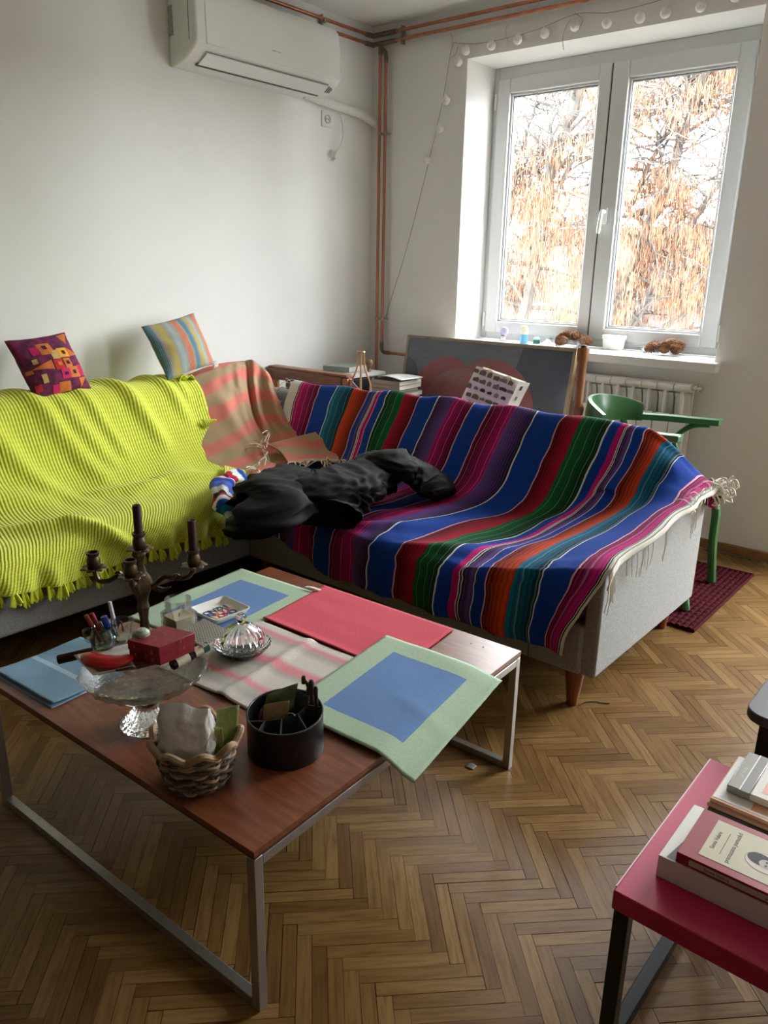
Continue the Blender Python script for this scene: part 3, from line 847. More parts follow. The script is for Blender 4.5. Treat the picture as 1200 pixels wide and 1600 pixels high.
# knotted tuft at the far arm tip
tf = MB()
for k in range(22):
    p = Vector((2.545, -1.03, .575)) + Vector((rf_.uniform(-.02, .03), rf_.uniform(-.03, .03), rf_.uniform(-.02, .02)))
    d = Vector((rf_.uniform(.2, 1), rf_.uniform(-.6, .6), rf_.uniform(-.4, .6))).normalized() * .030
    tf.tube(spline([p, p + d, p + d + Vector((.01, .01, -.03)), p + d * .5 + Vector((0, 0, -.035))], 8), .0036, 5)
build('corner_tuft', tf, YARN, serape)
build('turned_tip', MB().grid(lambda u, v: Vector((2.50 + .06 * u, -1.06 + .07 * v, .585 - .045 * u - .02 * math.sin(v * PI) + .012 * math.sin(u * 7))), 10, 10), M('dark_red_wool', DRED, .9), serape, smooth=180, solid=.004)
# left end: cream selvedge threads on the sofa back
fm = MB()
for k in range(26):
    v = rf_.uniform(.02, .42); p = serape_pt(.50, .412, v)
    q = p + Vector((-rf_.uniform(.03, .08), rf_.uniform(-.02, .005), rf_.uniform(-.03, .012)))
    fm.tube(spline([p, (p + q) / 2 + Vector((0, -.008, .012)), q], 6), .0016, 4)
build('fringe', fm, YARN, serape)
# crumpled left end of the serape poking out between the lime throw and the trousers
rc = random.Random(5)
mb = MB(); mb.col = []
CR = [TEAL, BLUE, WHT, RED, DRED, PINK, BLUE, (.10, .16, .60), WHT, DMAG, RED, WHT, BLUE, TEAL, WHT, DTEAL, BLUE, DTEAL]
nc = len(CR) * 4
ctl = [PZ(x, y, z) for x, y, z in ((372, 738, .455), (355, 742, .475), (345, 758, .475), (350, 780, .45), (362, 802, .41), (374, 826, .34))]
for i in range(nc + 1):
    c = catmull(ctl, i / nc); c2 = catmull(ctl, min(1, i / nc + .02)) - catmull(ctl, max(0, i / nc - .02)); c2.normalize()
    sd_ = c2.cross(Vector((0, 0, 1))).normalized()
    if sd_.dot(RH) < 0: sd_ = -sd_
    for j in range(19):
        a = j / 18; an = -PI * .55 + a * PI * 1.25
        rr_ = .034 + .010 * math.sin(i * .31) + .006 * math.sin(a * 14 + i * .2)
        mb.v.append(c + sd_ * (math.sin(an) * rr_ + .03 * max(0, a - .6)) + Vector((0, 0, math.cos(an) * rr_ * .75 - .02)))
        mb.col.append(CR[min(len(CR) - 1, (i + int(2 * math.sin(a * 5))) // 4)])
for i in range(nc):
    for j in range(18):
        k = i * 19 + j; mb.f.append((k, k + 19, k + 20, k + 1))
mb2 = MB(); mb2.col = []
C2 = [DRED, RED, RED, WHT, (.30, .02, .10), RED, WHT, (.10, .18, .62), (.08, .16, .60), WHT]
for i in range(41):
    c = PZ(lerp(372, 462, i / 40), 764 + 6 * math.sin(i * .11) - i * .12, .475)
    for j in range(len(C2) * 2 + 1):
        a = j / (len(C2) * 2)
        mb2.v.append(c + (RH * .5 - FH) .normalized() * (a * .075) + Vector((0, 0, .014 * math.sin(a * 7 + i * .15) + .010 * nz(i * .2, a * 4, 1) - .035 * a)))
        mb2.col.append(C2[min(len(C2) - 1, j // 2)])
kk = len(C2) * 2 + 1
for i in range(40):
    for j in range(kk - 1): q = i * kk + j; mb2.f.append((q, q + 1, q + kk + 1, q + kk))
build('crumpled_fold', mb2, SERAPE, serape, smooth=180, solid=.005)
build('crumpled_end', mb, SERAPE, serape, smooth=180, solid=.005)

# ------------------------------------------------------------------ peach and tan throw in the sofa corner
def peachmat():
    m, nt, b = newmat('peach_tan_linen')
    uv = nd(nt, 'ShaderNodeUVMap'); uv.uv_map = 'UVMap'
    sx = nd(nt, 'ShaderNodeSeparateXYZ'); lk(nt, uv.outputs[0], sx.inputs[0])
    wob = noise_(nt, uv.outputs[0], 6, 2)
    y = math_(nt, 'FRACT', math_(nt, 'MULTIPLY_ADD', wob, 0.9, math_(nt, 'MULTIPLY', sx.outputs[1], 6.4)))
    tan = S(176, 148, 116); pk = S(212, 122, 106)
    f = noise_(nt, coords(nt), 300, 2)
    c = ramp(nt, y, [(0.0, tan), (.40, tan), (.52, pk), (.86, pk), (.98, tan)])
    lk(nt, mixc(nt, .3, c, ramp(nt, f, [(.3, (.55, .55, .55)), (.7, (1, 1, 1))]), 'MULTIPLY'), b.inputs['Base Color'])
    b.inputs['Roughness'].default_value = .9
    bump(nt, b, f, .4, .001)
    return m
PEACH = peachmat()
net = [
    [Vector((.10, -1.72, 0.728)), Vector((.09, -1.42, .775)), Vector((.09, -1.24, .80)), Vector((.11, -1.13, .795)), Vector((.22, -1.085, .765))],
    [Vector((.20, -1.70, 0.753)), Vector((.20, -1.42, .800)), Vector((.20, -1.26, .812)), Vector((.22, -1.15, .805)), Vector((.30, -1.12, .745))],
    [Vector((.31, -1.70, 0.668)), Vector((.30, -1.44, .70)), Vector((.29, -1.30, .70)), Vector((.30, -1.20, .70)), Vector((.42, -1.17, .635))],
    [Vector((.43, -1.73, 0.538)), Vector((.42, -1.47, .56)), Vector((.40, -1.34, .55)), Vector((.41, -1.25, .57)), Vector((.56, -1.22, .53))],
    [Vector((.60, -1.78, 0.443)), Vector((.58, -1.52, .445)), Vector((.56, -1.39, .445)), Vector((.62, -1.30, .47)), Vector((.74, -1.23, .475))],
    [Vector((.84, -1.78, .425)), Vector((.80, -1.62, .425)), Vector((.82, -1.50, .425)), Vector((.86, -1.36, .435)), Vector((.88, -1.27, .44))]]
for r_ in net: r_[0] = r_[0] + Vector((-.03, 0, -.035))
def peach_pt(u, v):
    row = [catmull([net[i][j] for i in range(6)], v) for j in range(5)]
    p = catmull(row, u)
    d = .022 * ridge(u, v, (.72, .12), (.64, .66), .045) - .020 * ridge(u, v, (.62, .2), (.57, .7), .03)
    d += .010 * ridge(u, v, (.5, .2), (.42, .7), .05) + .008 * nz(u * 6, v * 6, 3) + .006 * nz(u * 14, v * 14, 1) + .010 * ridge(u, v, (.2, .3), (.3, .8), .05) + .012 * ridge(u, v, (.9, .15), (.86, .7), .05)
    return p + Vector((.55, -.35, .6)) * d + Vector((0, 0, .008))
peach = thing('peach_throw', (.5, -1.4, .45), 'peach and tan striped fringed throw draped in the sofa corner', 'blanket')
build('cloth', MB().grid(peach_pt, 90, 110, lambda u, v: (u * .55, v * .95 + u * .12)), PEACH, peach, smooth=180, solid=.004)
PYARN = M('peach_yarn', (.76, .62, .50), .9)
fold = [[Vector((.60, -1.42, .475)), Vector((.66, -1.32, .50)), Vector((.74, -1.235, .53))], [Vector((.72, -1.45, .452)), Vector((.80, -1.34, .475)), Vector((.88, -1.25, .47))], [Vector((.83, -1.50, .438)), Vector((.92, -1.40, .445)), Vector((.97, -1.30, .43))]]
build('folded_end', MB().grid(lambda u, v: catmull([catmull([fold[i][j] for i in range(3)], v) for j in range(3)], u) + Vector((0, 0, .012 + .014 * math.sin(u * 5 + v * 3) * math.sin(v * PI))), 30, 30, lambda u, v: (u * .3, v * .35 + .1)), PEACH, peach, smooth=180, solid=.004)
fm = MB()
def tassels(pts, n, L, rad=.0030):
    for k in range(n):
        p = catmull(pts, k / (n - 1)) + Vector((rf_.gauss(0, .006), rf_.gauss(0, .006), .006))
        d = Vector((rf_.uniform(-.3, 1), rf_.uniform(-1, .1), rf_.uniform(-.5, .25))).normalized() * L * rf_.uniform(.6, 1.1)
        fm.tube(spline([p, p + d * .5 + Vector((rf_.gauss(0, .012), rf_.gauss(0, .012), .008)), p + d], 7), rad, 4)
tassels([Vector((.54, -1.36, .53)), Vector((.57, -1.42, .49)), Vector((.62, -1.47, .47)), Vector((.70, -1.52, .455))], 18, .09)
tassels([Vector((.97, -1.30, .45)), Vector((.94, -1.37, .455)), Vector((.86, -1.48, .45))], 26, .07)
tassels([Vector((.75, -1.60, .445)), Vector((.82, -1.70, .44))], 8, .08)
build('fringe', fm, PYARN, peach)

# ------------------------------------------------------------------ black trousers thrown on the seat
BLACKC = M('black_jersey', (0.0045, 0.0045, 0.005), .8, var=.3, vscale=60, bmp=.3, bscale=160, spec=.25)
tr = MB()
def fold_noise(a, b_, c):
    x = nz(a, b_, c); return (1 - abs(x) * 2.2)
def leg_tube(path, rx, flat=.55, fold=1.0, sd=0.0):
    P = [Vector(p) for p in path]; n = 64; N = 60
    pts = spline(P, n)
    rr = [catmull([Vector((a, 0, 0)) for a in rx], i / n).x for i in range(n + 1)]
    k0 = len(tr.v)
    for i, p in enumerate(pts):
        a = pts[max(0, i - 2)]; b_ = pts[min(n, i + 2)]; t = (b_ - a).normalized()
        sx = t.cross(Vector((0, 0, 1))).normalized(); up = sx.cross(t)
        for j in range(N):
            an = 2 * PI * j / N; ca_, sa_ = math.cos(an), math.sin(an)
            f = fold_noise(i * .055 + .6 * ca_, sa_ * 1.1 + sd, rx[0] * 30) * .16 + fold_noise(i * .13 + ca_ * .5, sa_ * 2.0 - i * .02, sd + 4) * .13 + .07 * fold_noise(i * .22 - ca_, sa_ * 3.2 + i * .05, sd + 8) + .05 * nz(i * .3, an * 3, sd)
            r = rr[i] * (.86 + fold * f)
            q = p + sx * ca_ * r * 1.12 + up * sa_ * r * flat
            tr.v.append(q)
    for i in range(n):
        for j in range(N):
            a = k0 + i * N; tr.f.append((a + j, a + (j + 1) % N, a + N + (j + 1) % N, a + N + j))
    return k0, n, N
def cap(k0, i, N): tr.f.append(tuple(k0 + i * N + j for j in range(N)))
# seat and waist of the trousers hanging over the corner of the seat
k, n, N = leg_tube([PZ(452, 738, .49), PZ(438, 762, .50), PZ(418, 792, .475), PZ(404, 808, .44), PZ(400, 830, .38)], [.07, .12, .138, .125, .085], .50, 1, .3); cap(k, 0, N); cap(k, n, N)
# near leg, its open hem towards the viewer
k, n, N = leg_tube([PZ(592, 738, .50), PZ(562, 758, .49), PZ(538, 776, .47), PZ(522, 790, .455), PZ(516, 806, .445)], [.085, .102, .108, .102, .094], .55, 1, 1.7); cap(k, 0, N)
e0 = k + n * N
cen = sum((tr.v[e0 + j] for j in range(N)), Vector()) / N
inw = (sum((tr.v[e0 - 12 * N + j] for j in range(N)), Vector()) / N - cen)
q0 = len(tr.v)
for j in range(N): tr.v.append(cen + (tr.v[e0 + j] - cen) * .90 + inw * .1)
for j in range(N): tr.v.append(cen + (tr.v[e0 + j] - cen) * .80 + inw * 1.0)
for j in range(N):
    tr.f.append((e0 + j, e0 + (j + 1) % N, q0 + (j + 1) % N, q0 + j)); tr.f.append((q0 + j, q0 + (j + 1) % N, q0 + N + (j + 1) % N, q0 + N + j))
tr.f.append(tuple(q0 + N + j for j in range(N)))
# cloth between waist and knee
k, n, N = leg_tube([PZ(440, 760, .49), PZ(490, 765, .50), PZ(545, 752, .51), PZ(598, 728, .53)], [.10, .12, .115, .08], .45, 1.1, 3.1); cap(k, 0, N); cap(k, n, N)
# far leg lying to the right against the back
k, n, N = leg_tube([PZ(588, 716, .55), PZ(618, 722, .56), PZ(648, 738, .52), PZ(675, 757, .475), PZ(694, 772, .45)], [.055, .095, .105, .095, .055], .5, .9, 5.5); cap(k, 0, N); cap(k, n, N)
k, n, N = leg_tube([PZ(606, 768, .46), PZ(598, 742, .50), PZ(585, 716, .55), PZ(560, 725, .54)], [.03, .045, .05, .03], .6, 1, 7.7); cap(k, 0, N); cap(k, n, N)
k, n, N = leg_tube([PZ(378, 772, .455), PZ(400, 775, .475), PZ(430, 780, .48)], [.03, .055, .06], .5, 1, 9.1); cap(k, 0, N); cap(k, n, N)
o = build('black_trousers', tr, BLACKC, None, smooth=180)
tag(o, 'crumpled black jersey trousers lying on the striped blanket', 'trousers')

# ------------------------------------------------------------------ cushions
def cushion(name, corners, thick, mat, label, uvs=((0, 1), (1, 1), (1, 0), (0, 0))):
    """corners: TL, TR, BR, BL of the front face; bulges along the face normal"""
    A, B, Cc, D = [Vector(c) for c in corners]
    n = (B - A).cross(D - A).normalized()
    if n.dot(CAM - A) < 0: n = -n
    def pt(u, v, s):
        p = A.lerp(B, u).lerp(D.lerp(Cc, u), v)
        cen = (A + B + Cc + D) / 4
        e = (math.sin(PI * u) * math.sin(PI * v)) ** .55 if 0 < u < 1 and 0 < v < 1 else 0
        pin = 1 - .05 * (math.sin(PI * u) + math.sin(PI * v)) * (1 if (u in (0, 1) or v in (0, 1)) else .6)
        p = cen + (p - cen) * pin
        return p + n * (thick * (.5 + s * .5 * e) + .006 * nz(u * 6, v * 6, s * 3))
    mb = MB()
    mb.grid(lambda u, v: pt(u, v, 1), 28, 28, lambda u, v: (u, 1 - v))
    k = len(mb.v)
    mb.grid(lambda u, v: pt(1 - u, v, -1), 28, 28, lambda u, v: (u, 1 - v))
    o = build('cover', mb, mat, None, smooth=180)
    md = o.modifiers.new('join', 'WELD'); md.merge_threshold = .0015
    root = thing(name, o.location, label, 'cushion')
    o.parent = root; o.location = (0, 0, 0)
    return root, (A, B, Cc, D, n)
def stripemat():
    m, nt, b = newmat('pastel_stripes')
    uv = nd(nt, 'ShaderNodeUVMap'); uv.uv_map = 'UVMap'
    sx = nd(nt, 'ShaderNodeSeparateXYZ'); lk(nt, uv.outputs[0], sx.inputs[0])
    bl, gy, ye, pw, co, te = S(98, 132, 145), S(168, 164, 152), S(196, 178, 98), S(170, 190, 196), S(214, 130, 100), S(100, 142, 158)
    c = ramp(nt, sx.outputs[0], [(0, bl), (.09, bl), (.12, gy), (.20, ye), (.25, ye), (.28, gy), (.36, pw), (.42, gy), (.48, co), (.54, co), (.57, gy), (.60, te), (.65, te), (.69, gy), (.73, ye), (.77, ye), (.80, pw), (.86, gy), (.89, co), (.94, co), (.96, gy), (1, pw)])
    f = math_(nt, 'SINE', math_(nt, 'MULTIPLY', sx.outputs[0], 260.0))
    rib = ramp(nt, math_(nt, 'MULTIPLY_ADD', f, .5, .5), [(0, (.72, .72, .72)), (1, (1, 1, 1))])
    lk(nt, mixc(nt, .8, c, rib, 'MULTIPLY'), b.inputs['Base Color'])
    b.inputs['Roughness'].default_value = .9
    bump(nt, b, f, .4, .002)
    return m
cs, inf = cushion('striped_cushion', [PX(211, 517, .10), PX(293, 495, .07), PX(326, 574, .17), PX(252, 600, .20)], .11, stripemat(), 'pastel striped ribbed cushion leaning on the wall above the peach throw')
lp = inf[2] + Vector((.045, -.01, .03))
build('care_tag', MB().grid(lambda u, v: lp + Vector((.012 * math.sin(v * 3), .026 * u, -.035 * v + .008 * u)), 6, 6), PAPER, cs, smooth=180, solid=.001)
def ethnicmat():
    m, nt, b = newmat('plum_embroidery')
    b.inputs['Base Color'].default_value = (*S(104, 30, 66), 1); b.inputs['Roughness'].default_value = .9
    f = noise_(nt, coords(nt), 30, 3)
    lk(nt, ramp(nt, f, [(.42, S(78, 26, 62)), (.58, S(122, 26, 74))]), b.inputs['Base Color'])
    bump(nt, b, noise_(nt, coords(nt), 260, 2), .4, .001)
    return m
cp_, inf = cushion('embroidered_cushion', [PX(-4, 541, .10), PX(90, 527, .07), PX(132, 614, .17), PX(44, 634, .20)], .12, ethnicmat(), 'plum embroidered cushion with orange and pink patches leaning on the wall')
A, B, Cc, D, n_ = inf
def on_cushion(u, v, off):
    p = A.lerp(B, u).lerp(D.lerp(Cc, u), v)
    cen = (A + B + Cc + D) / 4
    e = (math.sin(PI * u) * math.sin(PI * v)) ** .55
    p = cen + (p - cen) * (1 - .03 * (math.sin(PI * u) + math.sin(PI * v)))
    return p + n_ * (.12 * (.5 + .5 * e) + .006 * nz(u * 6, v * 6, 3) + off)
PATCH = {'orange': M('orange_patch', S(206, 112, 48), .9, var=.25, vscale=90), 'pink': M('hot_pink_patch', S(196, 26, 92), .9, var=.2, vscale=60), 'yellow': M('yellow_patch', S(226, 158, 40), .9, var=.15, vscale=60),
         'red': M('red_patch', S(190, 36, 40), .9, var=.2, vscale=60), 'dark': M('dark_patch', S(50, 18, 36), .9), 'cream': M('cream_patch', S(190, 160, 96), .9)}
def patch(poly, colr, off=.0015):
    # poly: 4 (u, v) corners; a triangle repeats its last corner
    mb = MB()
    P = [Vector((a, b_, 0)) for a, b_ in poly]
    if len(P) == 3: P.append(P[2])
    mb.grid(lambda s, t: (lambda q: on_cushion(q.x, q.y, off))(P[0].lerp(P[1], s).lerp(P[3].lerp(P[2], s), t)), 5, 5)
    build('patch', mb, PATCH[colr], cp_, smooth=180)
def rect(u, v, a, b_): return [(u, v), (u + a, v), (u + a, v + b_), (u, v + b_)]
for args in ((rect(.32, .16, .23, .2), 'orange'), (rect(.20, .2, .13, .14), 'pink'), (rect(.46, .30, .14, .16), 'cream'), (rect(.60, .28, .19, .17), 'yellow', .0025), ([(.78, .05), (.97, .03), (.86, .22)], 'orange'),
             ([(.80, .28), (.80, .44), (.97, .42)], 'orange'), (rect(.44, .47, .16, .17), 'red'), (rect(.62, .47, .14, .17), 'orange'), (rect(.50, .64, .17, .16), 'pink'), (rect(.66, .62, .20, .18), 'orange'), (rect(.84, .6, .11, .18), 'pink'),
             ([(.10, .55), (.42, .46), (.42, .62)], 'orange'), (rect(.14, .40, .07, .08), 'cream', .0025), (rect(.18, .66, .08, .14), 'cream', .0025), (rect(.30, .86, .12, .12), 'pink'), (rect(.42, .84, .20, .14), 'orange'),
             ([(.80, .82), (.96, .80), (.80, .96)], 'orange'), (rect(.40, .2, .06, .07), 'dark', .003), (rect(.67, .33, .06, .07), 'dark', .004), (rect(.66, .52, .06, .06), 'dark', .003), (rect(.73, .68, .06, .06), 'dark', .003), (rect(.50, .52, .07, .06), 'orange', .003), (rect(.56, .70, .06, .05), 'dark', .003), (rect(.02, .55, .09, .06), 'orange'), (rect(.05, .8, .1, .1), 'red')):
    patch(*args)

# ------------------------------------------------------------------ air conditioner
AY0, AY1 = -1.420, -.490
ac = thing('air_conditioner', (.1, (AY0 + AY1) / 2, 2.155), 'white wall-mounted air conditioner with closed flap', 'air conditioner')
prof = [(0, 2.49), (.13, 2.49), (.165, 2.482), (.19, 2.455), (.200, 2.41), (.206, 2.255), (.204, 2.238), (.186, 2.220), (.120, 2.180), (.07, 2.166), (0, 2.158)]
build('body', MB().prism([(x, AY0, z) for x, z in prof], (0, AY1 - AY0, 0)), ACWHITE, ac, smooth=35, bevel=.012, seg=3)
build('front_panel', MB().prism([(x + .003, AY0 + .055, z) for x, z in [(.165, 2.482), (.19, 2.455), (.200, 2.41), (.206, 2.255), (.206, 2.236), (.19, 2.236), (.16, 2.47)]], (0, AY1 - AY0 - .06, 0)), ACWHITE, ac, smooth=35, bevel=.004)
fp = [(.178, 2.212), (.102, 2.172)]
def acpt(t, y, off): 
    x = lerp(fp[0][0], fp[1][0], t); z = lerp(fp[0][1], fp[1][1], t); n = Vector((.466, 0, -.885)); return Vector((x, y, z)) + n * off
build('flap', MB().prism([acpt(.02, AY0 + .075, .004), acpt(.92, AY0 + .075, .004), acpt(.92, AY1 - .075, .004), acpt(.02, AY1 - .075, .004)], Vector((.466, 0, -.885)) * .005), ACWHITE, ac, bevel=.003)
build('slot', MB().prism([acpt(.94, AY0 + .07, .001), acpt(1.08, AY0 + .07, .001), acpt(1.08, AY1 - .07, .001), acpt(.94, AY1 - .07, .001)], Vector((.466, 0, -.885)) * .004), GASKET, ac, smooth=0)
build('slot', MB().prism([acpt(-.03, AY0 + .07, .001), acpt(.01, AY0 + .07, .001), acpt(.01, AY1 - .07, .001), acpt(-.03, AY1 - .07, .001)], Vector((.466, 0, -.885)) * .004), M('slot_grey', (.3, .3, .29), .6), ac, smooth=0)
for k in range(3):
    build('vent_slit', MB().prism([acpt(.1 + .05 * k, AY1 - .055 + .014 * k, .002), acpt(.62, AY1 - .05 + .014 * k, .002), acpt(.62, AY1 - .046 + .014 * k, .002), acpt(.1 + .05 * k, AY1 - .051 + .014 * k, .002)], Vector((.466, 0, -.885)) * .003), GASKET, ac, smooth=0)
build('side_seam', MB().box(.155, AY0 - .001, 2.25, .158, AY0 + .002, 2.47), GASKET, ac, smooth=0)
build('rating_label', MB().box(.012, AY0 - .0015, 2.28, .045, AY0 + .002, 2.40), M('label_grey', (.42, .42, .40), .6, var=.5, vscale=160, stretch=(1, 1, .6)), ac, smooth=0)
text_mesh('logo', 'VIVAX', .021, M('logo_grey', (.10, .10, .11), .5), ac, Vector((.2075, PX(432, 83, .207).y, PX(432, 83, .207).z)), (0, 1, 0), (0, 0, 1), bold=.0006)
# pipe sleeve, cord and plug, socket
TAPE = M('white_wrap', (.74, .73, .70), .6, var=.06, vscale=30, bmp=.3, bscale=40, bdist=.004)
o = build('pipe_sleeve', MB().tube(spline([(.04, -.60, 2.172), (.045, -.47, 2.168), (.045, -.30, 2.155), (.045, -.14, 2.142), (.05, -.04, 2.115), (.055, .0, 2.11)], 24), [.018, .018, .020] + [.025] * 22, 14), TAPE)
tag(o, 'white wrapped hose running from the air conditioner to the corner', 'hose')
cr_ = thing('power_cord', (.02, -.36, 1.90), 'loose white power cord with plug hanging below the air conditioner', 'cord')
cpts = [PX(x, y, .03) for x, y in ((524, 155), (527, 168), (533, 185), (536, 205), (534, 222), (527, 236))]
build('cable', MB().tube(spline(cpts, 30), .0035, 6), WHITEPL, cr_)
pa, pb = PX(527, 234, .03), PX(521, 247, .03)
pd_ = (pb - pa).normalized()
pl_ = build('plug', MB().tube([pa, pa + pd_ * .008, pa + pd_ * .02, pb], [.004, .008, .014, .015], 12, flat=.7), WHITEPL, cr_)
for s in (-1, 1):
    c0 = pb + Vector((0, .008 * s, 0)); build('pin', MB().tube([c0, c0 + pd_ * .02], .0024, 6), CHROME, pl_)
so = PX(509.5, 186.5, 0)
sk = thing('wall_socket', (0, so.y, so.z - .04), 'square white wall socket beneath the air conditioner', 'socket')
build('plate', MB().box(0, so.y - .041, so.z - .041, .010, so.y + .041, so.z + .041), WHITEPL, sk, bevel=.003)
build('insert', MB().lathe([(.0, .0), (.018, .0), (.019, .006), (.022, .007), (.022, 0)], (.0085, so.y, so.z), 24, axis=(1, 0, 0)), M('socket_grey', (.42, .41, .39), .5), sk)
for s in (-1, 1): build('contact', MB().lathe([(.003, 0), (.003, .003)], (.0095, so.y + .009 * s, so.z), 8, axis=(1, 0, 0)), DARK, sk)
# faint stain below the socket is left to the wall

# ------------------------------------------------------------------ copper heating pipes
pipes = thing('copper_pipes', (.1, -.04, .0), 'copper heating pipes along the ceiling and down the corner', 'pipes')
def pipe(pts, r=.009): return build('pipe', MB().tube(pts, r, 10), COPPER, pipes)
pipe([(.035, RY + .02, 2.548), (.035, -.06, 2.563)]); pipe([(.035, RY + .02, 2.502), (.035, -.06, 2.518)])
pipe([(.06, -.035, 2.566), (RX - .02, -.035, 2.556)]); pipe([(.06, -.035, 2.522), (RX - .02, -.035, 2.508)])
pipe([(.090, -.038, 2.50), (.098, -.038, .06)])
pipe([(.133, -.038, 2.44), (.140, -.038, .83)]); pipe([(.17, -.038, .797), (1.44, -.04, .790)])
build('elbow', MB().tube(spline([(.1335, -.038, 2.42), (.133, -.038, 2.452), (.122, -.037, 2.474), (.10, -.036, 2.49), (.095, -.035, 2.515)], 12), .012, 10), SOLDER, pipes)
build('elbow', MB().tube(spline([(.139, -.038, .86), (.1395, -.038, .825), (.148, -.038, .805), (.165, -.038, .797), (.205, -.038, .797)], 12), .012, 10), SOLDER, pipes)
for a, b_ in (((.035, -.10, 2.562), (.035, -.03, 2.565)), ((.035, -.10, 2.517), (.035, -.03, 2.520)), ((.045, -.035, 2.566), (.20, -.035, 2.566)), ((.045, -.035, 2.522), (.20, -.035, 2.521)), ((.0905, -.038, 2.53), (.0905, -.038, 2.46))):
    build('fitting', MB().tube([a, b_], .0125, 10), SOLDER, pipes)
def clamp(c, ax): return build('clamp', MB().lathe([(.009, -.006), (.014, -.006), (.014, .006), (.009, .006)], c, 12, axis=ax), STEEL, pipes)
for z in (2.053, 1.0):
    clamp((.093, -.038, z), (0, 0, 1)); clamp((.135, -.038, z), (0, 0, 1))
    build('clamp_bar', MB().box(.08, -.03, z - .004, .15, 0, z + .004), STEEL, pipes, smooth=0)
for z in (2.556, 2.511): clamp((.035, -.445, z), (0, 1, 0))
for z in (2.565, 2.521): clamp((.235, -.035, z), (1, 0, 0))
build('clamp_bar', MB().box(0.0, -.449, 2.495, .03, -.441, 2.585), STEEL, pipes, smooth=0); build('clamp_bar', MB().box(.231, -.03, 2.50, .239, 0, 2.59), STEEL, pipes, smooth=0)

# ------------------------------------------------------------------ string of ball lights
sl_ = thing('string_lights', (.9, -.02, 1.07), 'string of small white ball lights above the window', 'string lights')
WIRE = M('grey_wire', (.30, .29, .27), .6)
wp = [PY(x, y, -.015) for x, y in ((602, 500), (610, 470), (632, 400), (662, 285), (690, 165), (706, 75), (718, 68), (745, 68), (790, 60), (840, 46), (900, 22), (950, 20), (1005, 8), (1060, -8), (1150, -25), (1230, -40))]
build('wire', MB().tube(spline(wp, 90), .0017, 5), WIRE, sl_)
BALL = M('cotton_ball', (.80, .78, .73), .7, bmp=.4, bscale=150)
b0 = None
for x, y in ((716, 97), (697, 157), (687, 201), (667, 250), (728, 79), (768, 71), (809, 62), (851, 52), (898, 41), (948, 36), (1000, 28), (1040, 20), (1095, 10), (1150, -6)):
    p = PY(x, y, -.028)
    if b0 is None:
        b0 = build('bulb', MB().lathe([(0, -.023), (.009, -.0212), (.0165, -.016), (.0215, -.008), (.023, 0), (.0215, .008), (.0165, .016), (.009, .0212), (.005, .024), (.005, .030), (0, .030)], p, 18), BALL, sl_, smooth=180, origin=p)
    else: share(b0, sl_, p, rot=(random.uniform(-.4, .4), random.uniform(-.4, .4), 0))
for path in (((706, 75), (707, 60), (704, 52)), ((793, 64), (790, 48), (794, 38)), ((881, 78), (879, 60), (885, 40), (892, 30)), ((716, 72), (712, 84), (705, 90)), ((905, 44), (910, 30), (898, 20))):
    build('tie', MB().tube(spline([PY(x, y, -.018) for x, y in path], 10), .0014, 4), WIRE, sl_)

# ------------------------------------------------------------------ radiator
RZ = .80
rad = thing('radiator', (1.7, -.07, .16), 'white sectional aluminium radiator below the window sill', 'radiator')
def section(x):
    m = MB()
    g = .0015
    x0, x1 = x + g, x + .08 - g
    # top tube with rounded front
    pts = [(x0, -.035, RZ - .040), (x0, -.035, RZ - .004), (x0, -.045, RZ), (x0, -.085, RZ), (x0, -.100, RZ - .008), (x0, -.104, RZ - .022), (x0, -.098, RZ - .034), (x0, -.085, RZ - .040)]
    m.prism(pts, (x1 - x0, 0, 0))
    m.box(x + .034, -.098, .22, x + .046, -.04, RZ - .035)          # web
    m.box(x0 + .001, -.112, .24, x1 - .001, -.100, RZ - .145)      # front plate
    m.prism([(x0, -.055, RZ - .16), (x0, -.050, RZ - .16), (x0, -.058, RZ - .07), (x0, -.075, RZ - .045), (x0, -.080, RZ - .048), (x0, -.064, RZ - .075)], (x1 - x0 - .004, 0, 0))  # curved vane
    m.box(x0, -.042, .22, x1, -.034, RZ - .03)                     # rear plate
    m.box(x0, -.10, .16, x1, -.035, .215)                          # lower tube
    return m
s0 = None
x = 1.456
while x < 2.08:
    if s0 is None: s0 = build('section', section(x), ENAMEL, rad, bevel=.0025, seg=2); ox = s0.location.copy()
    else:
        c = share(s0, rad); c.location = ox + Vector((x - 1.456, 0, 0))
    x += .08
build('valve', MB().lathe([(.012, 0), (.012, .012), (.018, .014), (.018, .022), (.009, .024), (.009, .034), (.013, .036), (.013, .046), (0, .048)], (x, -.07, RZ - .02), 14, axis=(1, 0, 0)), CHROME, rad)
build('bracket', MB().box(1.6, -.04, .3, 1.63, -.001, .33), ENAMEL, rad, smooth=0)
build('bracket', MB().box(1.9, -.04, .3, 1.93, -.001, .33), ENAMEL, rad, smooth=0)
build('foot', MB().box(1.62, -.09, 0, 1.65, -.05, .165), ENAMEL, rad, smooth=0); build('foot', MB().box(1.94, -.09, 0, 1.97, -.05, .165), ENAMEL, rad, smooth=0)

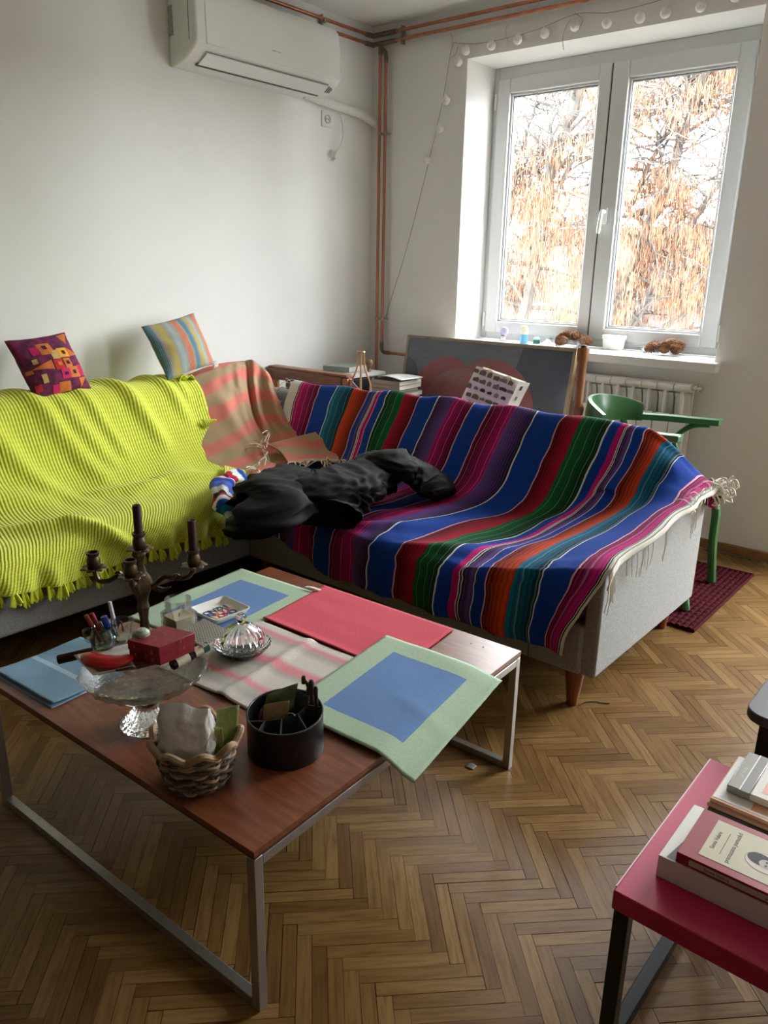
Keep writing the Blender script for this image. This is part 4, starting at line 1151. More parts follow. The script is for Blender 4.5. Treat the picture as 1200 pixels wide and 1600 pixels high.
# ------------------------------------------------------------------ coffee table
H = .351
TC, TR_, TL_, TW_ = Vector((2.0128, -2.6964, 0)), .0399, .9224, .9391
def TT(u, v, z): 
    c, s = math.cos(TR_), math.sin(TR_); a, b_ = u * TL_ / 2, v * TW_ / 2
    return Vector((TC.x + c * a - s * b_, TC.y + s * a + c * b_, z))
AXX = Vector((math.cos(TR_), math.sin(TR_), 0)); AXY = Vector((-math.sin(TR_), math.cos(TR_), 0)); AXZ = Vector((0, 0, 1))
WALNUT = wood('reddish_walnut', S(96, 50, 30), S(138, 80, 52), 0.34, (3, 22, 22), 3.2, coat=.15)
WEDGE = M('dark_walnut_edge', S(74, 36, 24), .45)
tbl = thing('coffee_table', TC, 'low square walnut coffee table with steel loop legs', 'table')
build('table_top', MB().obox(TC + AXZ * (H - .006), AXX * (TL_ / 2), AXY * (TW_ / 2), AXZ * .006), WALNUT, tbl, bevel=.001)
build('edge_band', MB().obox(TC + AXZ * (H - .0145), AXX * (TL_ / 2 - .0008), AXY * (TW_ / 2 - .0008), AXZ * .0028), WEDGE, tbl, bevel=.001)
for u in (-1, 1):
    for v in (-1, 1):
        build('leg', MB().obox(TT(u * .978, v * .978, (H - .017) / 2), AXX * .010, AXY * .010, AXZ * (H - .017) / 2), STEEL, tbl, bevel=.0015)
    build('top_rail', MB().obox(TT(u * .985, 0, H - .028), AXX * .007, AXY * (TW_ / 2 * .978 - .010), AXZ * .010), STEEL, tbl, bevel=.0015)
for v in (-1, 1):
    build('floor_rail', MB().obox(TT(0, v * .978, .010), AXX * (TL_ / 2 * .978 - .010), AXY * .010, AXZ * .010), STEEL, tbl, bevel=.0015)

# ------------------------------------------------------------------ place mats
def matcloth(name, border, inner, inset=(.16, .84, .14, .86), rep=None):
    m, nt, b = newmat(name)
    uv = nd(nt, 'ShaderNodeUVMap'); uv.uv_map = 'UVMap'
    sx = nd(nt, 'ShaderNodeSeparateXYZ'); lk(nt, uv.outputs[0], sx.inputs[0])
    u, v = sx.outputs[0], sx.outputs[1]
    def band(x, a, c): return math_(nt, 'MULTIPLY', math_(nt, 'GREATER_THAN', x, a), math_(nt, 'LESS_THAN', x, c))
    if rep is None:
        fac = math_(nt, 'MULTIPLY', band(u, inset[0], inset[1]), band(v, inset[2], inset[3]))
        c = mixc(nt, fac, border, inner)
    else: c = ramp(nt, u, rep)
    f = noise_(nt, coords(nt, 'Object', (1, 6, 1)), 110, 3, .7); f2 = noise_(nt, coords(nt, 'Object', (6, 1, 1)), 110, 3, .7)
    s = math_(nt, 'MULTIPLY_ADD', f, .5, math_(nt, 'MULTIPLY', f2, .5))
    lk(nt, mixc(nt, .7, c, ramp(nt, s, [(.3, (.55, .58, .6)), (.62, (1, 1, 1))]), 'MULTIPLY'), b.inputs['Base Color'])
    b.inputs['Roughness'].default_value = .9
    bump(nt, b, s, .5, .0012)
    return m
def placemat(name, corners, mat, label, zf=None, z0=.003, res=40, group='place mats on the coffee table', edge=.001):
    A, B, Cc, D = [Vector((*c, 0)) for c in corners]
    def pt(u, v):
        p = A.lerp(B, u).lerp(D.lerp(Cc, u), v)
        z = H + z0 + (zf(u, v) if zf else 0) + .0012 * nz(u * 5, v * 5, corners[0][0] * 9)
        return Vector((p.x + edge * nz(v * 30, u * 30, 2), p.y + edge * nz(u * 30, v * 30, 5), z))
    o = build(name, MB().grid(pt, res, res, lambda u, v: (u, 1 - v)), mat, None, smooth=180, solid=.0018, sol_off=1)
    return tag(o, label, 'place mat', group)
SAGE = S(172, 194, 166); DENIM = S(100, 134, 184)
MG = matcloth('sage_denim_weave', SAGE, DENIM, (.19, .81, .15, .85))
placemat('place_mat', [(1.482, -2.325), (1.812, -2.300), (1.862, -2.745), (1.535, -2.775)], MG, 'sage green place mat with blue centre under the lettered dish', zf=lambda u, v: .004 * ridge(u, v, (0, .45), (.12, .8), .08))
def g2z(u, v):
    x = lerp(2.15, 2.55, u)
    return -.030 * sstep(.72, 1.0, u) * (0.35 + .65 * v) + .003 * ridge(u, v, (.3, 0), (1, .1), .08) + .004 + .002 * ridge(u, v, (.55, .55), (1, .62), .05)
placemat('place_mat', [(2.150, -2.390), (2.498, -2.372), (2.562, -2.800), (2.205, -2.815)], MG, 'sage green place mat with blue centre overhanging the table edge', zf=g2z, z0=.0065)
RED_ = M('red_weave', S(206, 76, 92), .9, var=.12, vscale=160, bmp=.5, bscale=320)
placemat('place_mat', [(1.782, -2.247), (2.255, -2.231), (2.290, -2.522), (1.822, -2.533)], RED_, 'plain raspberry red place mat at the back of the coffee table', z0=.0048, zf=lambda u, v: .004 * sstep(.9, 1, v) * (1 - u * .5))
gy, pk, wt = S(178, 172, 164), S(222, 140, 146), S(214, 204, 194)
MP = matcloth('pink_grey_stripes', None, None, rep=[(0, wt), (.06, wt), (.10, pk), (.17, gy), (.24, wt), (.36, wt), (.42, pk), (.48, pk), (.52, gy), (.58, wt), (.70, wt), (.76, pk), (.82, gy), (.88, gy), (.94, wt)])
# stripes run across: u is swapped by corner order
placemat('place_mat', [(2.168, -2.528), (2.192, -2.862), (1.835, -2.885), (1.805, -2.544)], MP, 'pale mat with pink and grey stripes under the glass butter dish', z0=.0034, zf=lambda u, v: .010 * ridge(u, v, (0, .42), (1, .36), .045) + .004 * ridge(u, v, (.93, .3), (.93, .5), .1))
LBM = matcloth('pale_blue_weave', S(126, 160, 184), S(176, 200, 214), (.0, 1, .40, .46))
placemat('place_mat', [(1.568, -2.935), (1.800, -2.905), (1.818, -3.142), (1.575, -3.158)], LBM, 'folded pale blue napkin mat at the left edge of the table', z0=.002, zf=lambda u, v: .005 + .005 * sstep(.5, 0, v) + .003 * sstep(.7, 1, v))
placemat('place_mat', [(1.575, -2.98), (1.806, -2.955), (1.822, -3.147), (1.580, -3.163)], LBM, 'lower layer of blue cloth beneath the folded napkin mat', z0=.0008)
lt = PZ(484, 921, H + .008)
tag(build('paper_tag', MB().grid(lambda u, v: lt + Vector((-.022 + .05 * u, -.004 + .012 * v + .014 * u, .002 + .002 * math.sin(u * 4))), 6, 3), PAPER, None, smooth=180, solid=.0008), 'small white paper tag at the corner of the far green mat', 'tag')
for i_, (x, y) in enumerate(((736, 1006), (755, 1011))):
    c = PZ(x, y, H)
    tag(build('crumb', MB().lathe([(0, 0), (.0018, .0008), (.0012, .002), (0, .0024)], c, 6), INK), ('tiny dark crumb on the bare table corner, nearer the red mat', 'tiny dark crumb on the bare table corner, nearer the table edge')[i_], 'crumb')

# ------------------------------------------------------------------ candelabra
BRONZE = M('aged_bronze', (.15, .105, .062), .42, .85, col2=(.05, .034, .022), vscale=35, bmp=.3, bscale=60, bdist=.003)
BC = PZ(228, 1000, H); BC.z = H + .003
cand = thing('candelabra', BC, 'tarnished bronze candelabra with leafy arms and two candles', 'candelabra')
def LZ(lat, z, dep=0.0): return Vector((BC.x, BC.y, 0)) + RH * lat + FH * dep + Vector((0, 0, z))
stem = [(.045, H + .003), (.048, H + .010), (.040, H + .016), (.022, H + .024), (.012, H + .034), (.010, H + .06), (.013, H + .085), (.016, H + .095), (.012, H + .108), (.015, H + .125), (.024, H + .145), (.027, H + .158), (.023, H + .174), (.014, H + .19), (.009, H + .215), (.012, H + .228), (.017, H + .240), (.014, H + .250), (.008, H + .256)]
build('stem', MB().lathe(stem, (BC.x, BC.y, 0), 16, rf=lambda a, i, z: 1 + .10 * math.sin(a * 6)), BRONZE, cand)
def cup(lat, z, dep=0):
    p = LZ(lat, z, dep)
    c = build('cup', MB().lathe([(.006, -.010), (.012, -.004), (.017, .008), (.017, .020), (.0135, .030), (.0165, .036), (.0165, .041), (.0125, .041), (.0115, .020), (0, .018)], p, 16), BRONZE, cand)
    dm = MB()
    for k in range(7):
        a = 2 * PI * k / 7
        e = Vector((math.cos(a), math.sin(a), 0)); s = Vector((-math.sin(a), math.cos(a), 0))
        dm.grid(lambda u, v: p + e * (.008 + .026 * u) + s * ((v - .5) * .022 * math.sin(PI * (.15 + .80 * u)) * 1.2) + Vector((0, 0, -.008 + .006 * math.sin(u * PI) + .006 * u * u)), 6, 4)
    build('drip_leaves', dm, BRONZE, c, smooth=180, solid=.0016)
def PD(x, y, dep):
    d = _ray(x, y); P = CAM + d * (((BC - CAM).dot(FH) + dep) / d.dot(FH)); return ((P - BC).dot(RH), P.z, dep)
FC = PD(205, 899, -.062)
cup(.003, .607); cup(-.117, .553); cup(.137, .565); cup(*FC)
def arm(pts): return build('arm', MB().tube(spline([LZ(*p) for p in pts], 20), [.011, .010, .0085] + [.0075] * 6 + [.007] * 12, 8), BRONZE, cand)
arm([(0, .505), (-.03, .522), (-.055, .530), (-.085, .515), (-.108, .518), (-.117, .545)])
arm([(0, .500), (.03, .505), (.06, .530), (.09, .527), (.12, .532), (.137, .556)])
arm([(0, .500), (FC[0] * .3, .496, -.02), (FC[0] * .7, FC[1] - .030, -.045), (FC[0], FC[1] - .028, -.058), (FC[0], FC[1] - .008, -.062)])
for pts in (((.03, .500), (.055, .495), (.075, .503)), ((-.05, .532), (-.058, .540), (-.066, .536)), ((.085, .527), (.092, .536), (.10, .533))):
    build('scroll', MB().tube(spline([LZ(*p) for p in pts], 8), [.007] * 4 + [.005, .004, .003, .002, .0015], 6), BRONZE, cand)
WAX = M('burgundy_wax', (.040, .009, .014), .55, spec=.3)
def candle(lat, z, L, label, dep=0):
    p = LZ(lat, z, dep)
    t = thing('candle', p, label, 'candle', 'burgundy candles')
    build('wax', MB().lathe([(0, 0), (.0105, 0), (.0105, L - .003), (.0095, L), (.004, L - .002), (0, L - .003)], p, 16), WAX, t)
    build('wick', MB().tube([p + Vector((0, 0, L - .004)), p + Vector((.001, 0, L + .006))], .001, 5), INK, t)
candle(.003, .627, .093, 'taller burgundy candle in the middle cup of the candelabra')
candle(.137, .585, .098, 'burgundy candle in the right-hand cup of the candelabra')

# ------------------------------------------------------------------ candle jar
GLASS = thinfilm('clear_glass', (.95, .96, .955), gloss=.07, rough=.02, haze=.03)
THING_ = thinfilm('pressed_glass', (.95, .955, .955), gloss=.095, rough=.04, haze=.08, bmp=.3, bscale=60, hazecol=(.8, .8, .79))
CUTG2 = glassmat('ribbed_glass', (.985, .985, .985), .015, 1.48)
CUTG = glassmat('cut_glass', (.985, .985, .985), .03, 1.5, bmp=.35, bscale=70)
JC = PZ(281, 985, H); JC.z = H + .0055
jar = thing('candle_jar', JC, 'square glass jar of cream wax with screw neck beside the candelabra', 'jar')
sq = lambda a, i, z: 1 / max(abs(math.cos(a)), abs(math.sin(a))) * .90 if z < .056 else 1.0
jo = [(0, 0), (.036, 0), (.038, .004), (.038, .05), (.036, .058), (.034, .064), (.036, .068), (.034, .073), (.036, .078), (.034, .083), (.035, .088), (.0325, .089), (.0315, .062), (.0345, .05), (.0345, .006), (0, .005)]
build('glass', MB().lathe(jo, JC, 32, rf=sq), GLASS, jar, smooth=50)
build('wax', MB().lathe([(0, .0058), (.0335, .0065), (.0335, .040), (.02, .036), (0, .035)], JC, 32, rf=lambda a, i, z: 1 / max(abs(math.cos(a)), abs(math.sin(a))) * .88), M('cream_wax', (.66, .56, .38), .5), jar)
build('wick', MB().tube([JC + Vector((0, 0, .035)), JC + Vector((.002, 0, .046))], .0015, 5), INK, jar)

# ------------------------------------------------------------------ lettered dish
dq = [PZ(x, y, H + .022) for x, y in ((296, 950), (345, 931), (391, 949), (343, 976))]
dcx = sum(dq, Vector()) / 4
dish = thing('lettered_dish', (dcx.x, dcx.y, H + .006), 'small white square dish printed with coloured letters', 'dish')
dx = ((dq[2] - dq[1]) + (dq[3] - dq[0])).normalized(); dy = Vector((-dx.y, dx.x, 0)); hs = .062
def sqring(mb, rings):
    k = len(mb.v); n = 24
    def sp(a, r):
        c, s = math.cos(a), math.sin(a); e = .16
        return (abs(c) ** e * (1 if c > 0 else -1) * r, abs(s) ** e * (1 if s > 0 else -1) * r)
    for r, z in rings:
        for j in range(n):
            a = 2 * PI * (j + .5) / n; x, y = sp(a, r)
            mb.v.append(Vector((dcx.x, dcx.y, H + .006 + z)) + dx * x + dy * y)
    for i in range(len(rings) - 1):
        for j in range(n): mb.f.append((k + i * n + j, k + i * n + (j + 1) % n, k + (i + 1) * n + (j + 1) % n, k + (i + 1) * n + j))
    mb.f.append(tuple(reversed([k + j for j in range(n)]))); mb.f.append(tuple(k + (len(rings) - 1) * n + j for j in range(n)))
    return mb
CERAM = M('white_ceramic', (.78, .76, .72), .25)
build('bowl', sqring(MB(), [(hs * .8, 0), (hs * .86, .002), (hs * .98, .016), (hs, .019), (hs * .97, .0195), (hs * .94, .017), (hs * .84, .005), (hs * .78, .0035)]), CERAM, dish, smooth=50)
LC = {k: M('letter_' + k, c, .5) for k, c in dict(blue=S(40, 60, 120), red=S(200, 60, 50), teal=S(70, 120, 120), orange=S(222, 140, 70), violet=S(90, 60, 110), pink=S(220, 110, 110)).items()}
rows = [('ONZH', ('blue', 'violet', 'blue', 'teal')), ('NVYE', ('blue', 'orange', 'red', 'red')), ('LOXO', ('orange', 'red', 'violet', 'blue'))]
for r, (wd, cc) in enumerate(rows):
    for c, (ch, cl) in enumerate(zip(wd, cc)):
        text_mesh('letter', ch, .030, LC[cl], dish, Vector((dcx.x, dcx.y, H + .0106)) + dx * (-.022 + .021 * r) + dy * (-.028 + .019 * c), dy, -dx, bold=.0004)

# ------------------------------------------------------------------ glass cake stand and what lies on it
SC_ = PZ(232, 1130, H); SC_.z = H + .001
stand = thing('cake_stand', SC_, 'pressed glass cake stand with fluted foot holding small things', 'cake stand')
flute = lambda a, i, z: 1 + .035 * math.sin(a * 20)
build('foot', MB().lathe([(0, .0), (.056, 0), (.058, .004), (.054, .009), (.040, .022), (.026, .040), (.020, .058), (.022, .066), (.026, .072), (.026, .076), (0, .078)], SC_, 80, rf=lambda a, i, z: (1 + .045 * math.sin(a * 20)) if .006 < z < .05 else 1), CUTG, stand, smooth=60)
BWR = .127
build('bowl', MB().lathe([(0, .077), (.03, .077), (.060, .084), (.092, .096), (.115, .112), (BWR, .130), (BWR + .002, .134), (BWR - .004, .134), (.111, .117), (.088, .102), (.055, .090), (0, .086)], SC_, 192, rf=lambda a, i, z: 1 + ((.024 * math.sin(a * 24 + (PI if i % 2 else 0)) + .008 * math.sin(a * 12)) if .085 < z else 0)), THING_, stand, smooth=60)
ZR = SC_.z + .137
def on(lat, dep, z=0): return SC_ + RH * lat + FH * dep + Vector((0, 0, ZR - SC_.z + z))
# square plate, tilted a little, with printed cards
pc = [PZ(116, 1031, ZR + .004), PZ(146, 1062, ZR - .002), PZ(292, 1030, ZR - .002), PZ(250, 1003, ZR + .004)]
pcen = sum(pc, Vector()) / 4
def pl_pt(u, v):
    p = pc[0].lerp(pc[1], u).lerp(pc[3].lerp(pc[2], u), v)
    e = max(abs(u - .5), abs(v - .5)) * 2
    return p + Vector((0, 0, .008 * sstep(.72, 1, e) + .0015))
o = build('square_plate', MB().grid(pl_pt, 24, 24), CERAM, None, smooth=180, solid=.003, sol_off=1)
tag(o, 'thin white square plate lying on the cake stand', 'plate')
def flat_card(name, pts, mat, z, label, cat='card', th=.0012):
    q = [PZ(x, y, z) for x, y in pts]
    return tag(build(name, MB().prism(q, (0, 0, th)), mat, None, smooth=0), label, cat)
flat_card('photo_card', [(137, 1033), (150, 1055), (180, 1050), (165, 1030)], M('card_yellow', S(176, 158, 110), .6, var=.35, vscale=60), ZR + .0066, 'faded yellowish card on the near corner of the plate')
flat_card('photo_card', [(166, 1031), (182, 1050), (212, 1046), (192, 1027)], M('card_mixed', S(120, 80, 70), .5, col2=S(60, 84, 116), vscale=45), ZR + .0080, 'glossy red and blue card beside the yellowish card')
flat_card('photo_card', [(205, 1030), (214, 1046), (262, 1034), (250, 1016)], M('card_dark', S(60, 34, 34), .5, col2=S(110, 82, 74), vscale=50, stretch=(6, 1, 1)), ZR + .0094, 'dark striped card partly under the red box')
# red marbled box
def marbled():
    m, nt, b = newmat('red_marbled_paper')
    f = noise_(nt, coords(nt, 'Object', (1, 1, .3)), 55, 5, .75); g = noise_(nt, coords(nt, 'Object', (1, 1, .25)), 160, 3)
    c = ramp(nt, f, [(.30, S(86, 12, 22)), (.55, S(140, 22, 36)), (.66, S(150, 30, 42))])
    lk(nt, mixc(nt, ramp(nt, g, [(.66, (0, 0, 0)), (.70, (.75, .75, .75))]), c, S(196, 150, 120)), b.inputs['Base Color'])
    b.inputs['Roughness'].default_value = .45
    return m
BOXM = marbled()
bt = [PZ(x, y, ZR + .052) for x, y in ((198, 1000), (256, 977), (304, 989), (249, 1012))]
bx_ = (bt[2] - bt[1] + bt[3] - bt[0]) / 2; by_ = (bt[1] - bt[0] + bt[2] - bt[3]) / 2; bc_ = sum(bt, Vector()) / 4
rb = thing('red_box', (bc_.x, bc_.y, ZR + .010), 'small marbled crimson cardboard box on the cake stand', 'box')
build('tray', MB().obox((bc_.x, bc_.y, ZR + .023), bx_ * .485, by_ * .485, Vector((0, 0, .013))), BOXM, rb, bevel=.001)
build('lid', MB().obox((bc_.x, bc_.y, ZR + .041), bx_ * .5, by_ * .5, Vector((0, 0, .011))), BOXM, rb, bevel=.001)
# curved red plastic case
REDP = M('glossy_red_plastic', (.55, .008, .012), .2)
cs_ = spline([PZ(x, y, ZR + .022) for x, y in ((131, 1024), (145, 1030), (165, 1034), (188, 1033), (208, 1025))], 20)
o = build('red_case', MB().tube(cs_, [.006, .012, .015, .017, .018, .019, .0195, .0195, .0195, .0195, .0195, .0195, .019, .0185, .018, .017, .016, .0145, .0125, .009, .004], 14, flat=.62), REDP)
tag(o, 'curved glossy red plastic case on the square plate', 'case')
# tea glass, jug of pens, pens
TEALG = thinfilm('teal_glass', (.66, .84, .78), gloss=.18, rough=.03, haze=.06)
def lathe_thing(name, prof, c, mat, label, cat, n=28, **kw):
    return tag(build(name, MB().lathe(prof, c, n, **kw), mat), label, cat)
gc = PZ(190, 1003, ZR + .012); gc.z = ZR + .011
tg = thing('tea_glass', gc, 'small clear tea glass with a dark ribbon in it, left of the red box', 'glass')
build('bowl', MB().lathe([(0, 0), (.020, 0), (.022, .004), (.024, .02), (.029, .05), (.028, .05), (.0225, .02), (.0205, .006), (0, .005)], gc, 28), GLASS, tg)
build('ribbon', MB().tube(spline([gc + Vector((-.012, 0, .03)), gc + Vector((-.006, .004, .046)), gc + Vector((.006, .002, .042)), gc + Vector((.010, 0, .03))], 10), .0022, 6), M('dark_ribbon', (.05, .012, .014), .6), tg)
build('residue', MB().lathe([(0, .0055), (.020, .0065), (.0215, .014), (0, .014)], gc, 24), M('tan_residue', (.45, .36, .22), .6), tg)
eg = PZ(222, 990, ZR + .055); 
lathe_thing('green_stone', [(0, -.012), (.010, -.010), (.016, -.003), (.016, .004), (.010, .010), (0, .012)], eg, M('pale_green_stone', (.36, .42, .32), .35, var=.15, vscale=40), 'pale green egg-shaped stone behind the red box', 'stone', 20)
stp = MB().lathe([(0, 0), (.012, 0), (.013, .03), (.015, .045), (.013, .046), (0, .046)], Vector((eg.x, eg.y, ZR + .0)), 16)
tag(build('tin', stp, M('dull_tin', (.30, .30, .27), .4, .6)), 'small dull tin carrying the green stone', 'tin')
jc = PZ(163, 1012, ZR + .01); jc.z = ZR + .011
jg = thing('pen_jug', jc, 'small greenish glass jug holding pens on the cake stand', 'jug')
build('body', MB().lathe([(0, 0), (.022, 0), (.026, .008), (.028, .022), (.024, .036), (.021, .044), (.0235, .048), (.022, .0482), (.0195, .044), (.0222, .034), (.0262, .022), (.0242, .010), (0, .006)], jc, 26), TEALG, jg)
build('handle', MB().tube(spline([jc + RH * -.018 + Vector((0, 0, .044)), jc + RH * -.040 + Vector((0, 0, .040)), jc + RH * -.038 + Vector((0, 0, .018)), jc + RH * -.024 + Vector((0, 0, .010))], 14), .003, 8), TEALG, jg)
def pen(px0, px1, z0, z1, r, mat, label, tip=None):
    a = PZ(*px0, z0); bq = PZ(*px1, z0) ; dep = (a - CAM).dot(FH)
    d = _ray(*px1); b_ = CAM + d * (dep / d.dot(FH)) 
    t = thing('pen', a, label, 'pen', 'pens in the jug')
    v = (b_ - a)
    build('barrel', MB().tube([a, a + v * .04, a + v * .55, a + v * .97, b_], [r * .5, r, r, r * .9, r * .6], 10), mat, t)
    build('cap', MB().tube([a + v * .58, a + v * .60, a + v * .99, a + v * 1.005], [r, r * 1.25, r * 1.2, r * .7], 10), tip or mat, t)
PR = M('red_pen', (.32, .02, .025), .35); PB = M('blue_pen', (.012, .07, .38), .3)
pen((158, 1004), (134, 961), ZR + .02, 0, .004, PR, 'red pen with navy barrel leaning furthest left in the jug', M('red_pen_cap', (.4, .03, .03), .3))
pen((165, 1004), (143, 958), ZR + .02, 0, .004, PR, 'dark red pen second from the left in the jug')
pen((172, 1003), (155, 972), ZR + .02, 0, .0036, M('grey_pen', (.35, .30, .25), .4), 'short beige pencil between the red and blue pens')
pen((177, 1004), (162, 963), ZR + .02, 0, .006, PB, 'thick bright blue pen in the jug')
pen((186, 1004), (171, 940), ZR + .02, 0, .0036, glassmat('clear_pen', (.9, .92, .95), .05), 'tall clear ballpoint pen standing highest in the jug', M('clear_cap', (.6, .62, .68), .2))
# loose candle poking out at the left
a = PZ(90, 1031, ZR - .045); b_ = a + Vector((.0, .0, 0)) + RH * .075 + FH * .02 + Vector((0, 0, .012))
tag(build('candle', MB().tube([a, a + (b_ - a) * .02, b_], [.009, .0108, .0108], 14), WAX), 'loose burgundy candle lying at the left of the cake stand', 'candle', 'burgundy candles')
# metal grater sheet
gq = [PZ(x, y, ZR + .008) for x, y in ((318, 967), (358, 986), (318, 1012), (282, 990))]
GRM = M('perforated_steel', (.42, .40, .36), .4, .8)
gt = thing('grater_sheet', sum(gq, Vector()) / 4, 'flat perforated metal grater lying right of the red box', 'grater')
build('sheet', MB().prism(gq, (0, 0, .0016)), GRM, gt, smooth=0)
hm = MB()
for i in range(15):
    for j in range(11):
        c = gq[0].lerp(gq[1], (i + .5) / 15).lerp(gq[3].lerp(gq[2], (i + .5) / 15), (j + .5 + (.25 if i % 2 else -.25)) / 11)
        hm.lathe([(.0015, .0016), (.0008, .0026)], c, 5)
o = build('teeth', hm, M('grater_teeth', (.16, .15, .13), .5, .6), gt, smooth=0); o['kind'] = 'stuff'
# small bottle lying in the bowl
va, vb = PZ(268, 1040, ZR - .012), PZ(318, 1013, ZR - .002)
dv = (vb - va)
vb_ = thing('small_bottle', va, 'small dark bottle with cream label lying in the cake stand bowl', 'bottle')
build('glass_body', MB().tube([va, va + dv * .02, va + dv * .62, va + dv * .68], [.009, .0115, .0115, .007], 16), M('dark_bottle', (.012, .010, .009), .15), vb_)
build('label', MB().tube([va + dv * .12, va + dv * .50], .0119, 16, cap=False), M('cream_label', S(206, 196, 170), .6, var=.15, vscale=80), vb_)
build('neck', MB().tube([va + dv * .68, va + dv * .92], .0115, 16), M('cream_cap', S(196, 186, 160), .5), vb_)
build('cap', MB().tube([va + dv * .92, va + dv * 1.12], .0115, 16), M('green_cap', (.02, .05, .035), .4), vb_)

# ------------------------------------------------------------------ butter dish
UC = PZ(379, 1022, H); UC.z = H + .0062
bd = thing('butter_dish', UC, 'round cut-glass butter dish with ribbed domed lid', 'butter dish')
build('dish', MB().lathe([(0, 0), (.045, 0), (.056, .006), (.068, .020), (.072, .026), (.069, .0265), (.060, .014), (.048, .007), (0, .005)], UC, 144, rf=lambda a, i, z: 1 + (.02 * math.sin(a * 24) if .003 < z else 0)), CUTG2, bd, smooth=60)
lid = build('lid', MB().lathe([(.055, .024), (.057, .026), (.055, .040), (.048, .056), (.034, .069), (.018, .077), (.010, .080), (.009, .080), (.016, .0745), (.032, .066), (.0455, .054), (.0525, .040), (.0535, .026)], UC, 180, rf=lambda a, i, z: 1 + (.045 * math.sin(a * 20) if .03 < z < .078 and i < 6 else 0)), CUTG2, bd, smooth=60)
build('knob', MB().lathe([(.010, .078), (.0085, .082), (.010, .086), (.0125, .093), (.0125, .099), (.009, .105), (0, .107)], UC, 16), CUTG, lid)

# ------------------------------------------------------------------ wicker basket with bag and papers
KC = PZ(303, 1226, H) + Vector((-.008, .016, 0)); KC.z = H + .001
bk = thing('wicker_basket', KC, 'small round wicker basket woven from dark and pale canes', 'basket')
CANE = [M('dark_cane', S(70, 56, 48), .7, var=.4, vscale=40), M('pale_cane', S(160, 134, 104), .7, var=.35, vscale=40), M('grey_cane', S(118, 104, 92), .7, var=.4, vscale=40)]
NS = 9
def wick(z, r, ph, amp): return [KC + Vector((math.cos(a) * (r + amp * math.sin(a * NS + ph)), math.sin(a) * (r + amp * math.sin(a * NS + ph)), z + .0028 * math.sin(a * NS * .5 + ph * 1.7))) for a in [2 * PI * k / 72 for k in range(72)]]
for i in range(15):
    z = .005 + i * .0056; r = lerp(.056, .074, i / 14)
    build('cane', MB().tube(wick(z, r, PI * i, .0042), .0036, 6, closed=True), CANE[(0, 1, 2, 0, 2, 1, 0, 0, 1, 2, 0, 1, 2, 1, 0)[i]], bk)
for k in range(NS * 2):
    a = 2 * PI * (k + .5) / (NS * 2)
    build('stake', MB().tube([KC + Vector((math.cos(a) * .054, math.sin(a) * .054, .001)), KC + Vector((math.cos(a) * .074, math.sin(a) * .074, .088))], .0026, 5), CANE[1], bk)
build('bottom', MB().lathe([(0, 0), (.056, 0), (.056, .004), (0, .004)], KC, 28), CANE[2], bk)
build('braided_rim', MB().tube([KC + Vector((math.cos(a) * (.080 + .004 * math.sin(a * 9)), math.sin(a) * (.080 + .004 * math.sin(a * 9)), .094 + .008 * math.sin(a * 9))) for a in [2 * PI * k / 90 for k in range(90)]], .0068, 8, closed=True), M('rim_cane', S(158, 130, 98), .7, var=.3, vscale=60), bk)
# crumpled clear bag
BAGM, nt, bb_ = newmat('cloudy_plastic_bag')
bb_.inputs['Base Color'].default_value = (.86, .84, .80, 1); bb_.inputs['Roughness'].default_value = .22
bb_.inputs['Transmission Weight'].default_value = .15; bb_.inputs['IOR'].default_value = 1.15
bb_.inputs['Specular IOR Level'].default_value = .8
bump(nt, bb_, noise_(nt, coords(nt), 28, 4), .6, .006)
def bag_pt(u, v):
    a = 2 * PI * u
    w_ = interp(v, [0, .08, .5, .9, 1], [.0, .042, .052, .047, .043]); dp = interp(v, [0, .08, .5, .85, .97, 1], [0, .026, .030, .020, .006, .0005])
    cx, cy = math.cos(a), math.sin(a)
    sq_ = max(abs(cx), abs(cy)); cx, cy = cx / sq_ ** .5, cy / sq_ ** .5
    k = 1 + .10 * nz(cx * 2.2, cy * 2.2, v * 5) + .07 * fold_noise(cx * 2, cy * 3, v * 4) + .05 * nz(cx * 6, cy * 6, v * 12)
    return KC + RH * (-.012 + cx * w_ * k) + FH * (-.012 + cy * dp * k) + Vector((0, 0, .012 + .158 * v + .006 * nz(cx * 1.2, .3, 9) * v - .012 * max(0, cx) * v))
bag_ = thing('plastic_bag', KC + Vector((0, 0, .012)), 'crumpled cloudy plastic bag stuffed upright in the basket', 'bag')
build('film', MB().grid(bag_pt, 64, 40, closed_u=True), BAGM, bag_, smooth=180)
lb = bag_pt(.68, .42) - FH * .004
build('sticker', MB().obox(KC + RH * -.036 + FH * -.047 + Vector((0, 0, .078)), RH * .0065, FH * .0004, Vector((0, 0, .022)) + RH * -.002), M('sticker_white', (.8, .79, .76), .5), bag_, smooth=0)
text_mesh('print', '16', .008, INK, bag_, KC + RH * -.036 + FH * -.0478 + Vector((0, 0, .066)), RH, (0, 0, 1))
NOTE = M('green_note', S(164, 172, 104), .7, col2=S(112, 134, 74), vscale=40)
NOTE2 = M('yellow_note', S(196, 196, 120), .7, col2=S(150, 152, 80), vscale=50)
def sheet(name, c, ax, ay, mat, label, cat, curl=.003, parent=None):
    c, ax, ay = Vector(c), Vector(ax), Vector(ay); n = ax.cross(ay).normalized()
    o = build(name, MB().grid(lambda u, v: c + ax * (u - .5) + ay * (v - .5) + n * curl * math.sin(u * 3 + v * 2), 8, 8), mat, parent, smooth=180, solid=.0006)
    return tag(o, label, cat) if parent is None else o
nb = KC + RH * .048 + FH * .0
